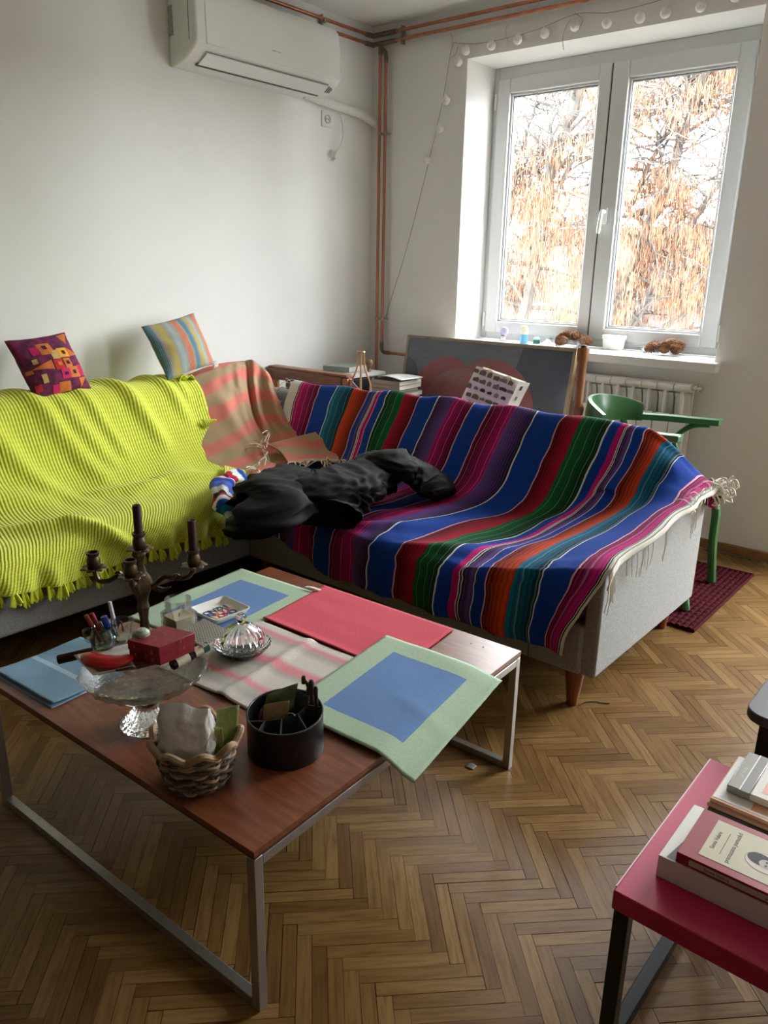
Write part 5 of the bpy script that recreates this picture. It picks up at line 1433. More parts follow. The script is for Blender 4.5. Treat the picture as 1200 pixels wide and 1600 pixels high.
sheet('banknote', nb + RH * .008 + FH * .008 + Vector((0, 0, .098)), RH * .040 + FH * .012, Vector((0, 0, .105)) + RH * .012, NOTE, 'folded green paper slip standing highest in the basket', 'paper slip')
sheet('banknote', nb + RH * -.006 + FH * -.014 + Vector((0, 0, .086)), RH * .028 + FH * -.008, Vector((0, 0, .072)) + RH * -.006, NOTE2, 'yellow-green paper slip in front of the green slip', 'paper slip')

# ------------------------------------------------------------------ black desk organiser
OC = PZ(442, 1190, H) + FH * .045; OC.z = H + .0105 - .0095
org = thing('desk_organiser', OC, 'black plastic desk organiser with compartments on the table corner', 'organiser')
OR, OH = .077, .091
OB = M('matt_black_plastic', (.006, .006, .007), .35)
OEDGE = M('worn_black_rim', (.05, .05, .05), .3)
def oz(a): return OH * (.86 + .14 * (.5 + .5 * math.sin(a)))         # rim higher at the rear
def ring(r, z, top=False): return [OC + RH * (math.cos(a) * r) + FH * (math.sin(a) * r) + Vector((0, 0, oz(a) if top else z)) for a in [2 * PI * k / 48 for k in range(48)]]
m = MB()
R0, R1, R2, R3 = ring(OR, .0), ring(OR, 0, True), ring(OR - .003, 0, True), ring(OR - .003, .004)
for Rg in (R0, R1, R2, R3): m.v += Rg
for i in range(3):
    for j in range(48): m.f.append((i * 48 + j, i * 48 + (j + 1) % 48, (i + 1) * 48 + (j + 1) % 48, (i + 1) * 48 + j))
m.f.append(tuple(reversed(range(48)))); m.f.append(tuple(range(144, 192)))
build('shell', m, OB, org, smooth=40)
build('rim', MB().tube([p + Vector((0, 0, .0008)) for p in ring(OR - .0015, 0, True)], .0019, 6, closed=True), OEDGE, org)
def divider(p, q):
    a = OC + RH * p[0] + FH * p[1]; b_ = OC + RH * q[0] + FH * q[1]
    h = lambda P: OH * (.86 + .14 * (.5 + .5 * P[1] / OR)) - .002
    t = (b_ - a).normalized(); s = Vector((-t.y, t.x, 0)) * .0012
    build('divider', MB().add([a - s + Vector((0, 0, .004)), a + s + Vector((0, 0, .004)), b_ + s + Vector((0, 0, .004)), b_ - s + Vector((0, 0, .004)), a - s + Vector((0, 0, h(p))), a + s + Vector((0, 0, h(p))), b_ + s + Vector((0, 0, h(q))), b_ - s + Vector((0, 0, h(q)))],
          [(3, 2, 1, 0), (4, 5, 6, 7), (0, 1, 5, 4), (1, 2, 6, 5), (2, 3, 7, 6), (3, 0, 4, 7)]), OEDGE, org, smooth=0)
cv = [(-.066, -.030), (-.036, -.028), (-.004, -.020), (.026, -.004), (.044, .026), (.046, .058)]
for i in range(5): divider(cv[i], cv[i + 1])
divider((-.036, -.028), (-.044, -.060)); divider((-.004, -.020), (.0, -.073)); divider((.026, -.004), (.050, -.054)); divider((.044, .026), (.070, .020))
sheet('banknote', OC + RH * -.012 + FH * .016 + Vector((0, 0, .096)), RH * .062 + FH * .02 + Vector((0, 0, .012)), Vector((0, 0, .062)) + RH * .012, M('olive_note', S(112, 116, 70), .7, col2=S(76, 88, 56), vscale=30), 'olive green banknote folded in the black organiser', 'banknote')
sheet('banknote', OC + RH * -.018 + FH * -.004 + Vector((0, 0, .082)), RH * .050 + FH * .01, Vector((0, 0, .050)) + RH * .006, M('tan_note', S(150, 124, 76), .7, col2=S(122, 98, 60), vscale=40), 'tan banknote in front of the olive one in the organiser', 'banknote')
sheet('banknote', OC + RH * .026 + FH * .026 + Vector((0, 0, .090)), RH * .034 + FH * -.02 + Vector((0, 0, -.012)), Vector((0, 0, .05)) + RH * .004, M('dark_note', S(58, 66, 52), .6, col2=S(40, 50, 60), vscale=40), 'dark green banknote curled at the back of the organiser', 'banknote')
sheet('receipt', OC + RH * -.048 + FH * -.004 + Vector((0, 0, .074)), RH * .014 + FH * .02, Vector((0, 0, .044)) + RH * .01, M('maroon_card', S(104, 62, 56), .6, var=.4, vscale=80, stretch=(4, 1, 1)), 'maroon striped card at the left of the organiser', 'card')
rg = OC + RH * .012 + FH * -.008 + Vector((0, 0, .076))
tag(build('metal_ring', MB().tube([rg + RH * math.cos(a) * .010 + Vector((0, 0, math.sin(a) * .010)) for a in [2 * PI * k / 24 for k in range(24)]], .0012, 6, closed=True), CHROME), 'thin silver ring leaning on the tan banknote', 'ring')
for (lat, dep, top, r, colr, lab) in ((.044, .040, .138, .0042, S(92, 52, 36), 'carved brown pencil with a bent tip in the organiser'), (.054, .034, .132, .0048, S(84, 48, 34), 'brown pencil with dark cap, middle of the three in the organiser'), (.064, .022, .124, .0040, S(34, 26, 24), 'thin black pen nearest the blue mat in the organiser')):
    p0 = OC + RH * lat + FH * dep + Vector((0, 0, .006)); p1 = p0 + Vector((0, 0, top - .006)) + RH * -.004
    t = thing('pencil', p0, lab, 'pencil', 'pencils in the black organiser')
    mt = M('pencil_paint', colr, .4)
    if top > .135: pts = spline([p0, p0.lerp(p1, .6), p0.lerp(p1, .85) + RH * .003, p1 + RH * -.006], 14)
    else: pts = [p0, p0.lerp(p1, .5), p1]
    build('shaft', MB().tube(pts, r, 8), mt, t)
    build('tip', MB().lathe([(r * 1.15, -.012), (r * 1.2, 0), (r * .8, .005), (0, .006)], pts[-1], 10), M('pencil_cap', (.03, .022, .02), .4), t)

# ------------------------------------------------------------------ raspberry pink side table with books
PH = .351
PK0x, PK0y, PK1y = 2.984, -2.826, -2.361
PINKL = M('raspberry_lacquer', S(186, 32, 84), .38, var=.04, vscale=8)
BLACKM = M('black_steel', (.018, .019, .022), .35, .5)
pt_ = thing('pink_side_table', (3.25, -2.6, 0), 'raspberry pink lacquered side table on black steel loop legs', 'table')
build('table_top', MB().box(PK0x, PK0y, PH - .036, 3.54, PK1y, PH), PINKL, pt_, bevel=.0025, seg=3)
build('white_edge', MB().box(PK0x - .0012, PK0y + .012, PH - .0032, PK0x + .001, PK1y, PH - .0002), M('pale_edge', (.75, .55, .58), .4), pt_, smooth=0)
for x in (PK0x + .016, 3.54 - .016):
    for y in (PK0y + .016, PK1y - .016): build('leg', MB().box(x - .0125, y - .0125, 0, x + .0125, y + .0125, PH - .036), BLACKM, pt_, bevel=.0015)
    build('floor_rail', MB().box(x - .0125, PK0y + .0285, 0, x + .0125, PK1y - .0285, .025), BLACKM, pt_, bevel=.0015)
def book(name, c, ax, ay, th, cover, label, pages=PAPER, spine='x', group='books on the pink table', over=.003):
    """c: centre of the base; ax, ay: half extents (vectors). spine on the -ay side"""
    c, ax, ay = Vector(c), Vector(ax), Vector(ay); ux, uy = ax.normalized(), ay.normalized(); z = Vector((0, 0, 1))
    t = thing(name, c, label, 'book', group); ct = .0012
    build('pages', MB().obox(c + z * th / 2 + uy * .001, ax - ux * over, ay - uy * over, z * (th / 2 - ct)), pages, t, smooth=0)
    build('cover', MB().obox(c + z * (ct / 2), ax, ay, z * ct / 2), cover, t, bevel=.0004); build('cover', MB().obox(c + z * (th - ct / 2), ax, ay, z * ct / 2), cover, t, bevel=.0004)
    build('spine', MB().obox(c + z * (th / 2) - uy * (ay.length - ct / 2), ax, uy * ct / 2, z * (th / 2)), cover, t, bevel=.0004)
    return t
X3 = Vector((1, 0, 0)); Y3 = Vector((0, 1, 0))
CREAMC = M('cream_cover', S(206, 196, 178), .55, var=.03)
WHITEC = M('white_cover', S(222, 220, 214), .4)
REDC = M('claret_cover', S(150, 32, 44), .38)
b1 = book('book', (3.135, -2.665, PH + .0005), X3 * .112 + Y3 * .002, Y3 * .083, .040, WHITEC, 'thick cream book at the bottom of the near stack on the pink table', pages=CREAMC)
build('dust_strip', MB().add([(3.034, -2.746, PH + .0408), (3.048, -2.746, PH + .0408), (3.050, -2.640, PH + .0408), (3.047, -2.660, PH + .0408)], [(0, 1, 2, 3)]), M('dark_flap', (.04, .04, .042), .4), b1, smooth=0)
zb = PH + .0415
rdir = Vector((.985, .015, 0)).normalized(); rper = Vector((-rdir.y, rdir.x, 0))
rc_ = Vector((3.146, -2.678, zb))
b2 = book('book', rc_, rdir * .098, rper * .068, .019, REDC, 'claret red paperback with cream panel and oval portrait on its cover')
zt_ = zb + .0192
PANEL = M('cream_panel', S(198, 190, 164), .6, var=.03, vscale=30)
build('cover_panel', MB().obox(rc_ + Vector((0, 0, .0193)) + rdir * .008 + rper * .001, rdir * .078, rper * .052, Vector((0, 0, .0002))), PANEL, b2, smooth=0)
def onb(a, b_, h=.0): return Vector((rc_.x, rc_.y, zt_ + .0004 + h)) + rdir * a + rper * b_
# lettering reads along the short side, as on the photograph
text_mesh('author_line', 'Sanna Valaris', .0095, M('soft_ink', (.10, .09, .08), .7), b2, onb(-.058, .000), rper, -rdir, ext=.0001)
build('rule', MB().obox(onb(-.044, .000), rdir * .0004, rper * .030, Vector((0, 0, .0001))), INK, b2, smooth=0)
text_mesh('title_line', 'premazana pamuzkd', .0105, M('soft_ink2', (.10, .09, .08), .7), b2, onb(-.031, .000), rper, -rdir, ext=.0001)
text_mesh('foot_line', 'roman', .0095, INK, b2, onb(.078, -.012), rper, -rdir, ext=.0001)
def oval(c, a, b_, mat, name, h, ring_=None):
    m = MB(); n = 40
    m.v = [onb(c[0] + a * math.cos(2 * PI * k / n), c[1] + b_ * math.sin(2 * PI * k / n), h) for k in range(n)]
    if ring_: 
        m.v += [onb(c[0] + (a - ring_) * math.cos(2 * PI * k / n), c[1] + (b_ - ring_) * math.sin(2 * PI * k / n), h) for k in range(n)]
        m.f = [(k, (k + 1) % n, n + (k + 1) % n, n + k) for k in range(n)]
    else: m.f = [tuple(range(n))]
    return build(name, m, mat, b2, smooth=0)
PC = (.018, -.006)
oval(PC, .030, .0235, M('portrait_rim', S(120, 70, 62), .6), 'portrait', .0001)
oval(PC, .0293, .0228, M('portrait_ground', S(206, 198, 182), .6), 'portrait', .0002)
oval((PC[0] - .009, PC[1] + .005), .0185, .0145, M('portrait_hair', (.035, .03, .03), .7), 'portrait', .0003)
oval((PC[0] + .003, PC[1] - .001), .0120, .0105, M('portrait_face', S(186, 168, 156), .6), 'portrait', .0004)
oval((PC[0] + .002, PC[1] + .0035), .0022, .003, M('portrait_eye', (.08, .06, .06), .6), 'portrait', .0005)
oval((PC[0] + .002, PC[1] - .0055), .0022, .003, M('portrait_eye2', (.08, .06, .06), .6), 'portrait', .0005)
oval((PC[0] + .0105, PC[1] - .001), .0014, .0035, M('portrait_mouth', S(120, 80, 76), .6), 'portrait', .0005)
oval((PC[0] + .0215, PC[1] - .001), .0062, .0130, M('portrait_coat', (.06, .05, .05), .6), 'portrait', .0003)
build('spine_label', MB().obox(rc_ + Vector((0, 0, .0095)) - rper * .0682 + rdir * .004, rdir * .082, rper * .0003, Vector((0, 0, .0050))), PANEL, b2, smooth=0)
text_mesh('spine_text', 'Sanna Valaris', .0072, INK, b2, rc_ + Vector((0, 0, .0095)) - rper * .0687 - rdir * .036, rdir, (0, 0, 1), ext=.0001)
text_mesh('spine_text', 'pamuzkd', .0072, INK, b2, rc_ + Vector((0, 0, .0095)) - rper * .0687 + rdir * .048, rdir, (0, 0, 1), ext=.0001)
# rear stack
DKC = M('charcoal_cover', (.05, .05, .05), .5)
COPC = M('copper_cover', S(196, 150, 124), .35, .2)
book('book', (3.165, -2.462, PH + .0005), X3 * .130, Y3 * .098, .012, DKC, 'dark grey book at the bottom of the rear stack', over=.004)
book('book', (3.160, -2.445, PH + .0130), X3 * .128, Y3 * .088, .007, COPC, 'copper-edged journal second from the bottom of the rear stack', over=.001)
b5 = book('book', (3.158, -2.442, PH + .0203), X3 * .124, Y3 * .085, .007, COPC, 'copper-spined white-covered journal under the silver case', over=.001)
build('cover_sheet', MB().box(3.036, -2.52, PH + .0274, 3.28, -2.358, PH + .0279), WHITEC, b5, smooth=0)
ORG = M('orange_print', S(222, 110, 70), .6, col2=S(226, 200, 180), vscale=26)
build('orange_print', MB().box(3.10, -2.515, PH + .0279, 3.28, -2.49, PH + .0281), ORG, b5, smooth=0)
dvd = thing('disc_case', (3.15, -2.42, PH + .0285), 'silver-spined disc case with orange cover picture on the rear stack', 'disc case')
build('spine_band', MB().box(3.050, -2.49, PH + .0285, 3.090, -2.352, PH + .0425), M('silver_card', S(150, 146, 140), .3, .4), dvd, bevel=.0015)
build('groove', MB().box(3.0705, -2.4905, PH + .0425, 3.0725, -2.352, PH + .0429), M('light_line', (.75, .75, .74), .4), dvd, smooth=0)
build('dark_band', MB().box(3.0728, -2.4902, PH + .0425, 3.088, -2.352, PH + .0428), M('grey_band', S(110, 104, 98), .4), dvd, smooth=0)
build('case', MB().box(3.090, -2.49, PH + .0285, 3.27, -2.352, PH + .0425), M('case_white', S(206, 200, 190), .4), dvd, bevel=.0015)
build('cover_picture', MB().box(3.105, -2.472, PH + .0425, 3.262, -2.366, PH + .0428), ORG, dvd, smooth=0)
text_mesh('spine_text', 'ZLATNA LIRA', .0065, M('pale_print', (.7, .7, .68), .5), dvd, Vector((3.0625, -2.43, PH + .0426)), (0, 1, 0), (-1, 0, 0), ext=.0001)

# ------------------------------------------------------------------ dark rounded table at the right edge
bt_ = thing('dark_table', (3.25, -2.0, 0), 'dark grey rounded table at the right edge of the photograph', 'table')
cor = PZ(1170, 1104, .42)
def rr_poly(x0, y0, x1, y1, r, z):
    P = []
    for cx, cy, a0 in ((x0 + r, y0 + r, PI), (x1 - r, y0 + r, 1.5 * PI), (x1 - r, y1 - r, 0), (x0 + r, y1 - r, .5 * PI)):
        for k in range(9): a = a0 + k * PI / 16; P.append((cx + r * math.cos(a), cy + r * math.sin(a), z))
    return P
GX, GY = cor.x - .004, cor.y - .03
build('table_top', MB().prism(rr_poly(GX, GY, GX + .55, GY + .55, .045, .400), (0, 0, .022)), M('graphite_top', (.035, .035, .038), .42, var=.1), bt_, bevel=.003)
for x in (GX + .050, GX + .50):
    for y in (GY + .050, GY + .50): build('leg', MB().box(x - .02, y - .02, 0, x + .02, y + .02, .400), M('black_leg', (.008, .007, .007), .4), bt_, bevel=.002)

# ------------------------------------------------------------------ burgundy braided rug
rug = thing('braided_rug', (2.25, -.64, 0), 'burgundy braided rectangular rug under the green chair', 'rug')
BRAID = M('burgundy_braid', S(84, 18, 30), .95, col2=S(48, 9, 17), vscale=120, bmp=.5, bscale=120, bdist=.003, spec=.1)
nrow = 24
r0_ = None
for k in range(nrow):
    x = 1.972 + (k + .5) * (.555 / nrow)
    if r0_ is None:
        m = MB()
        def bp_(u, v):
            y = lerp(-1.018, -.262, u); a = PI * v
            tw = .0022 * math.sin(u * 120 + v * 3)
            return Vector((x - .0118 * math.cos(a) + .0008 * math.sin(u * 60), y, .0015 + (.0085 + tw) * math.sin(a)))
        m.grid(bp_, 150, 6)
        r0_ = build('braid', m, BRAID, rug, smooth=180); ol = r0_.location.copy(); xk = x
    else:
        c = share(r0_, rug); c.location = ol + Vector((x - xk, .004 * (k % 2), 0))
build('border', MB().tube([(1.965, -1.026, .006), (2.535, -1.026, .006), (2.535, -.256, .006), (1.965, -.256, .006)], .0075, 8, closed=True), BRAID, rug)

# ------------------------------------------------------------------ green bentwood armchair
GREEN = M('green_paint', (.035, .155, .042), .32, var=.12, vscale=20, bmp=.15, bscale=60)
ch = thing('green_armchair', (2.2, -.67, 0), 'green painted bentwood armchair behind the sofa arm', 'chair')
CX, CY = 2.20, -.665
build('seat', MB().lathe([(0, .428), (.19, .428), (.205, .436), (.208, .448), (.20, .456), (.17, .452), (0, .446)], (CX, CY, 0), 36, sx=1.05), GREEN, ch)
def arc(a): return Vector((CX - .045 + math.cos(a) * .275, CY + math.sin(a) * .225, 0))
# back slab: thick bent rail, higher than the arms
def slab(u, v):
    a = lerp(PI * .66, PI * 1.34, u)
    lo_, hi_ = .672, .672 + .118 * (math.sin(PI * (.08 + .84 * u)) ** .35)
    prof_ = [(-.014, lo_), (.014, lo_), (.016, (lo_ + hi_) / 2), (.010, hi_), (-.006, hi_), (-.018, (lo_ + hi_) / 2), (-.014, lo_)]
    x = v * 6; i = min(5, int(x)); f = x - i
    o_, z = lerp(prof_[i][0], prof_[i + 1][0], f), lerp(prof_[i][1], prof_[i + 1][1], f)
    p = arc(a); n = Vector((math.cos(a), math.sin(a), 0))
    return p + n * o_ + Vector((0, 0, z))
sm = MB().grid(slab, 26, 18)
for s in (0, 26):
    k = s * 19; sm.f.append(tuple(k + j for j in range(18)))
build('backrest', sm, GREEN, ch, smooth=60)
for sgn in (1, -1):
    path = [arc(PI * (1 - .31 * sgn)) + Vector((0, 0, .69)), arc(PI * (1 - .46 * sgn)) + Vector((0, 0, .692)), Vector((CX + .06, CY + sgn * .232, .696)), Vector((CX + .15, CY + sgn * .235, .70))]
    pts = spline(path, 18)
    m = MB()
    for i, p in enumerate(pts):
        q = pts[min(18, i + 1)] - pts[max(0, i - 1)]; q.normalize(); s = Vector((q.y, -q.x, 0)); wd = .024 + .004 * i / 18
        m.v += [p - s * wd - Vector((0, 0, .013)), p + s * wd - Vector((0, 0, .013)), p + s * wd + Vector((0, 0, .013)), p - s * wd + Vector((0, 0, .013))]
    for i in range(18):
        for j in range(4): m.f.append((i * 4 + j, i * 4 + (j + 1) % 4, i * 4 + 4 + (j + 1) % 4, i * 4 + 4 + j))
    m.f += [(3, 2, 1, 0), (72, 73, 74, 75)]
    build('arm', m, GREEN, ch, bevel=.004, smooth=40)
    build('arm_support', MB().tube(spline([(CX + .11, CY + sgn * .232, .684), (CX + .03, CY + sgn * .235, .668), (CX - .03, CY + sgn * .225, .60), (CX + .02, CY + sgn * .205, .50), (CX + .05, CY + sgn * .195, .44)], 18), .012, 8), GREEN, ch)
    build('rear_leg', MB().tube(spline([arc(PI * (1 - .24 * sgn)) + Vector((0, 0, .68)), Vector((CX - .19, CY + sgn * .15, .45)), Vector((CX - .20, CY + sgn * .16, .2)), Vector((CX - .25, CY + sgn * .18, .012))], 16), .015, 10), GREEN, ch)
    fx, fy = (2.425, -.482) if sgn > 0 else (2.445, -.862)
    build('front_leg', MB().tube(spline([(CX + .10, CY + sgn * .165, .425), (CX + .165, CY + sgn * .175, .41), (CX + .20, CY + sgn * .18, .34), (CX + .205, CY + sgn * .182, .2), (fx, fy, .012)], 20), [.020] * 8 + [.0185] * 13, 10), GREEN, ch)
build('splat', MB().obox(arc(PI) + Vector((.0, 0, .565)), Vector((.007, 0, 0)), Vector((0, .028, 0)), Vector((0, 0, .115))), GREEN, ch, bevel=.004)
build('seat_ring', MB().tube([Vector((CX + .185 * math.cos(a), CY + .175 * math.sin(a), .27)) for a in [2 * PI * k / 40 for k in range(40)]], .009, 8, closed=True), GREEN, ch)

# ------------------------------------------------------------------ framed painting leaning under the window
TLp, TRp = PY(642, 524, -.105), PY(906, 545, -.105)
zt2 = (TLp.z + TRp.z) / 2
PW0, PW1 = TLp.x, TRp.x
Ptop = Vector((0, -.105, zt2)); Pbot = Vector((0, -.265, .012))
up_ = (Ptop - Pbot); PHt = up_.length; up_n = up_.normalized(); nrm = Vector((0, -up_n.z, up_n.y)).normalized()
if nrm.y > 0: nrm = -nrm
def onp(u, v, off=0): return Vector((lerp(PW0, PW1, u), 0, 0)) + Pbot + up_n * (v * PHt) + nrm * off
FRW = wood('pale_pine_frame', S(176, 146, 108), S(206, 178, 140), .5, (10, 10, 10), 2)
pic = thing('framed_painting', onp(.5, 0), 'large framed abstract painting wrapped in film, leaning under the window', 'painting')
def bar(u0, v0, u1, v1):
    m = MB(); q = [onp(u0, v0, .0), onp(u1, v0, .0), onp(u1, v1, .0), onp(u0, v1, .0)]
    m.prism(q, nrm * .032); return build('frame', m, FRW, pic, bevel=.002)
fu, fv = .018 / (PW1 - PW0), .018 / PHt
bar(0, 1 - fv, 1, 1); bar(0, 0, 1, fv); bar(0, fv, fu, 1 - fv); bar(1 - fu, fv, 1, 1 - fv)
def paintmat():
    m, nt, b = newmat('abstract_canvas')
    uv = nd(nt, 'ShaderNodeUVMap'); uv.uv_map = 'UVMap'
    sx = nd(nt, 'ShaderNodeSeparateXYZ'); lk(nt, uv.outputs[0], sx.inputs[0])
    u, v = sx.outputs[0], sx.outputs[1]
    def ell(cu, cv, a, bq, below=None):
        d = math_(nt, 'ADD', math_(nt, 'POWER', math_(nt, 'DIVIDE', math_(nt, 'SUBTRACT', u, cu), a), 2.0), math_(nt, 'POWER', math_(nt, 'DIVIDE', math_(nt, 'SUBTRACT', v, cv), bq), 2.0))
        return math_(nt, 'LESS_THAN', d, 1.0)
    slate, gslate, navy, red, rose = S(98, 106, 128), S(140, 146, 156), S(60, 70, 104), S(214, 66, 84), S(230, 126, 118)
    st = noise_(nt, coords(nt, 'UV', (3, 14, 1)), 3, 4)
    c = mixc(nt, st, slate, gslate)
    # navy wedge to the right of a slanted line, navy at lower left
    wdg = math_(nt, 'GREATER_THAN', math_(nt, 'MULTIPLY_ADD', v, -.22, u), .50)
    c = mixc(nt, wdg, c, mixc(nt, st, navy, S(66, 74, 104)))
    c = mixc(nt, ell(.0, .76, .085, .11), c, navy)
    c = mixc(nt, ell(.555, .60, .27, .305), c, S(190, 84, 84))
    c = mixc(nt, ell(.275, .58, .215, .32), c, red)
    c = mixc(nt, ell(.39, .60, .235, .235), c, mixc(nt, st, rose, S(192, 86, 88)))
    lk(nt, c, b.inputs['Base Color']); b.inputs['Roughness'].default_value = .7
    return m
build('canvas', MB().grid(lambda u, v: onp(lerp(fu * .5, 1 - fu * .5, u), lerp(fv * .5, 1 - fv * .5, v), .018), 2, 2, lambda u, v: (u, v)), paintmat(), pic, smooth=0)
FILM = thinfilm('stretch_film', (.93, .94, .95), gloss=.16, rough=.10, haze=.05, bmp=.8, bscale=9, hazecol=(.7, .72, .76))
build('plastic_film', MB().grid(lambda u, v: onp(u, v, .034 + .002 * nz(u * 9, v * 7, 2)), 50, 40), FILM, pic, smooth=180)

# ------------------------------------------------------------------ box and patterned gift bag behind the sofa back
cb = thing('cardboard_box', (1.22, -.74, 0), 'plain pale cardboard box standing behind the sofa back', 'box')
CARD = M('pale_cardboard', S(206, 186, 154), .8, var=.05, vscale=20)
build('carton', MB().box(.98, -.86, 0, 1.52, -.60, .655), CARD, cb, bevel=.003)
build('flap', MB().obox((1.10, -.74, .672), (.115, 0, .012), (0, .12, 0), (-.0003, 0, .0022)), CARD, cb, smooth=0)
def bagpattern():
    m, nt, b = newmat('printed_paper')
    b.inputs['Base Color'].default_value = (*S(236, 232, 226), 1); b.inputs['Roughness'].default_value = .5
    return m
BAGP = bagpattern()
gb = thing('gift_bag', (1.36, -.72, .66), 'white paper gift bag printed with little buildings, behind the sofa', 'gift bag')
gA, gB, gD = PY(745, 572, -.72), PY(812, 596, -.70), PY(703, 634, -.76)
gx = (gB - gA); gy = (gD - gA); gx_n = gx.normalized()
gy = gy - gx_n * gy.dot(gx_n) * .55
gy = gy * 1.08
gn = gx.cross(gy).normalized()
if gn.y > 0: gn = -gn
build('front_sheet', MB().grid(lambda u, v: gA + gx * u + gy * v + gn * (.004 * math.sin(u * PI) + .002), 8, 8), BAGP, gb, smooth=180, solid=.0012)
build('side_sheet', MB().prism([gA + gx, gA + gx - gn * .075 + gx_n * .02, gA + gx + gy - gn * .075 + gx_n * .02, gA + gx + gy], gx_n * .0012), BAGP, gb, smooth=0)
build('back_sheet', MB().prism([gA - gn * .075, gA + gx - gn * .075, gA + gx + gy - gn * .075, gA + gy - gn * .075], gn * .0012), BAGP, gb, smooth=0)
PRN = [M('print_dark', S(58, 54, 50), .6), M('print_grey', S(126, 122, 116), .6), M('print_olive', S(112, 108, 72), .6)]
rp = random.Random(3)
gyn = gy.normalized()
for i in range(6):
    for j in range(6):
        u = (i + .5 + (.25 if j % 2 else -.2)) / 6.2; v = (j + .5) / 6.2
        if not (.04 < u < .96): continue
        wv, hv = rp.uniform(.010, .020), rp.uniform(.007, .013)
        c = gA + gx * u + gy * v + gn * (.004 * math.sin(u * PI) + .0042)
        m = MB(); m.prism([c - gx_n * wv + gyn * hv, c + gx_n * wv + gyn * hv, c + gx_n * wv - gyn * hv * .4, c + gx_n * wv * .4 - gyn * hv * rp.uniform(.5, 1.3), c - gx_n * wv * .3 - gyn * hv * rp.uniform(.4, 1.2), c - gx_n * wv - gyn * hv * .5], gn * .0003)
        build('printed_house', m, rp.choice(PRN), gb, smooth=0)
for j in range(4):
    c = gA + gx + gy * ((j + .6) / 4.6) + gx_n * .011 - gn * .037
    build('printed_house', MB().obox(c, gx_n * .0006 * 1 + Vector((0, 0, 0)), gn * .016, gyn * .010), rp.choice(PRN), gb, smooth=0)
for u in (.30, .74):
    c = gA + gx * u + gn * .004
    build('handle', MB().tube(spline([c + gy * .12 - gx_n * .02, c + gy * .02 - gx_n * .012 + gn * .006, c + gx_n * .012 + gn * .008 - gy * .02, c + gx_n * .026 + gy * .05 + gn * .003], 12), .0022, 6), M('cord_tan', S(150, 118, 86), .7), gb)

# ------------------------------------------------------------------ turned wooden post
TURN = wood('turned_beech', S(140, 86, 48), S(178, 118, 70), .4, (12, 12, 1.5), 4)
ppos = PY(912, 543, -.82)
zt3 = ppos.z
px_, py_ = ppos.x, ppos.y
post = thing('turned_post', (px_, py_, 0), 'turned honey wood post standing behind the sofa back', 'post')
pf_ = [(.05, 0), (.05, .015), (.035, .03), (.024, .045), (.022, .35), (.026, .40), (.020, .44), (.019, .60), (.017, zt3 - .29), (.021, zt3 - .275), (.024, zt3 - .262), (.024, zt3 - .248), (.018, zt3 - .236), (.0175, zt3 - .17), (.0195, zt3 - .150), (.021, zt3 - .146), (.0195, zt3 - .142), (.021, zt3 - .137), (.0195, zt3 - .132), (.0185, zt3 - .125), (.0195, zt3 - .06), (.0235, zt3 - .052), (.025, zt3 - .045), (.025, zt3 - .006), (.021, zt3), (0, zt3)]
build('spindle', MB().lathe(pf_, (px_, py_, 0), 24), TURN, post, smooth=50)
build('pin', MB().lathe([(.013, 0), (.013, .006), (.008, .010), (0, .011)], (px_, py_, zt3), 16), M('dark_pin', (.03, .02, .015), .5), post)

# ------------------------------------------------------------------ wooden chair frame behind the sofa corner
RUST = wood('brown_wood', S(104, 66, 42), S(146, 98, 64), .45, (3, 20, 20), 4)
LITE = wood('orange_pine', S(172, 106, 52), S(204, 140, 80), .45, (20, 20, 3), 4)
wc = thing('wooden_chair', (.28, -.72, 0), 'brown wooden chair with slatted back behind the sofa corner', 'chair')
ty = -.88
def ZY(x, y): return PY(x, y, ty)
ta_, tb_ = ZY(416, 577), ZY(531, 592)
x0, x1 = ta_.x, tb_.x; zt4 = (ta_.z + tb_.z) / 2 + .008
build('top_rail', MB().box(x0, ty, zt4 - .058, x1 - .03, ty + .032, zt4), RUST, wc, bevel=.003)
build('top_cap', MB().box(x0 + .01, ty + .006, zt4, x1 + .04, ty + .07, zt4 + .014), RUST, wc, bevel=.003)
build('post', MB().box(x1 - .03, ty - .004, 0, x1 + .012, ty + .036, zt4), RUST, wc, bevel=.003)
build('post', MB().box(x1 + .014, ty + .0, 0, x1 + .05, ty + .05, zt4 - .004), LITE, wc, bevel=.003)
build('post', MB().box(x0, ty - .002, 0, x0 + .035, ty + .034, zt4 - .06), RUST, wc, bevel=.003)
for k in range(5): build('slat', MB().box(x0 + .06 + k * .09, ty + .006, .42, x0 + .082 + k * .09, ty + .024, zt4 - .058), RUST if k % 2 else LITE, wc, bevel=.002)
build('seat', MB().box(x0, ty + .036, .40, x1 + .05, ty + .265, .43), RUST, wc, bevel=.004)
build('bottom_rail', MB().box(x0 + .035, ty + .004, .38, x1 - .03, ty + .030, .42), RUST, wc, bevel=.003)
for x in (x0 + .01, x1 + .01): build('post', MB().box(x, ty + .225, 0, x + .035, ty + .26, .40), RUST, wc, bevel=.003)
PSH = M('pink_sleeve', S(196, 156, 164), .35, col2=S(166, 120, 136), vscale=40)
tag(build('pink_folder', MB().obox((lerp(x0, x1, .56), ty + .07, zt4 - .11), (.15, 0, -.01), (0, .002, 0), (0.004, .008, .075)), PSH, None, smooth=0), 'shiny mauve folder propped behind the slats of the wooden chair', 'folder')
pa = [PY(x, y, -.86) for x, y in ((541, 586), (564, 611), (543, 640))]
tag(build('pink_folder', MB().prism(pa + [PY(540, 640, -.86)], (0, .004, 0)), PSH, None, smooth=0), 'triangular corner of a pink folder beside the gold bottle', 'folder')

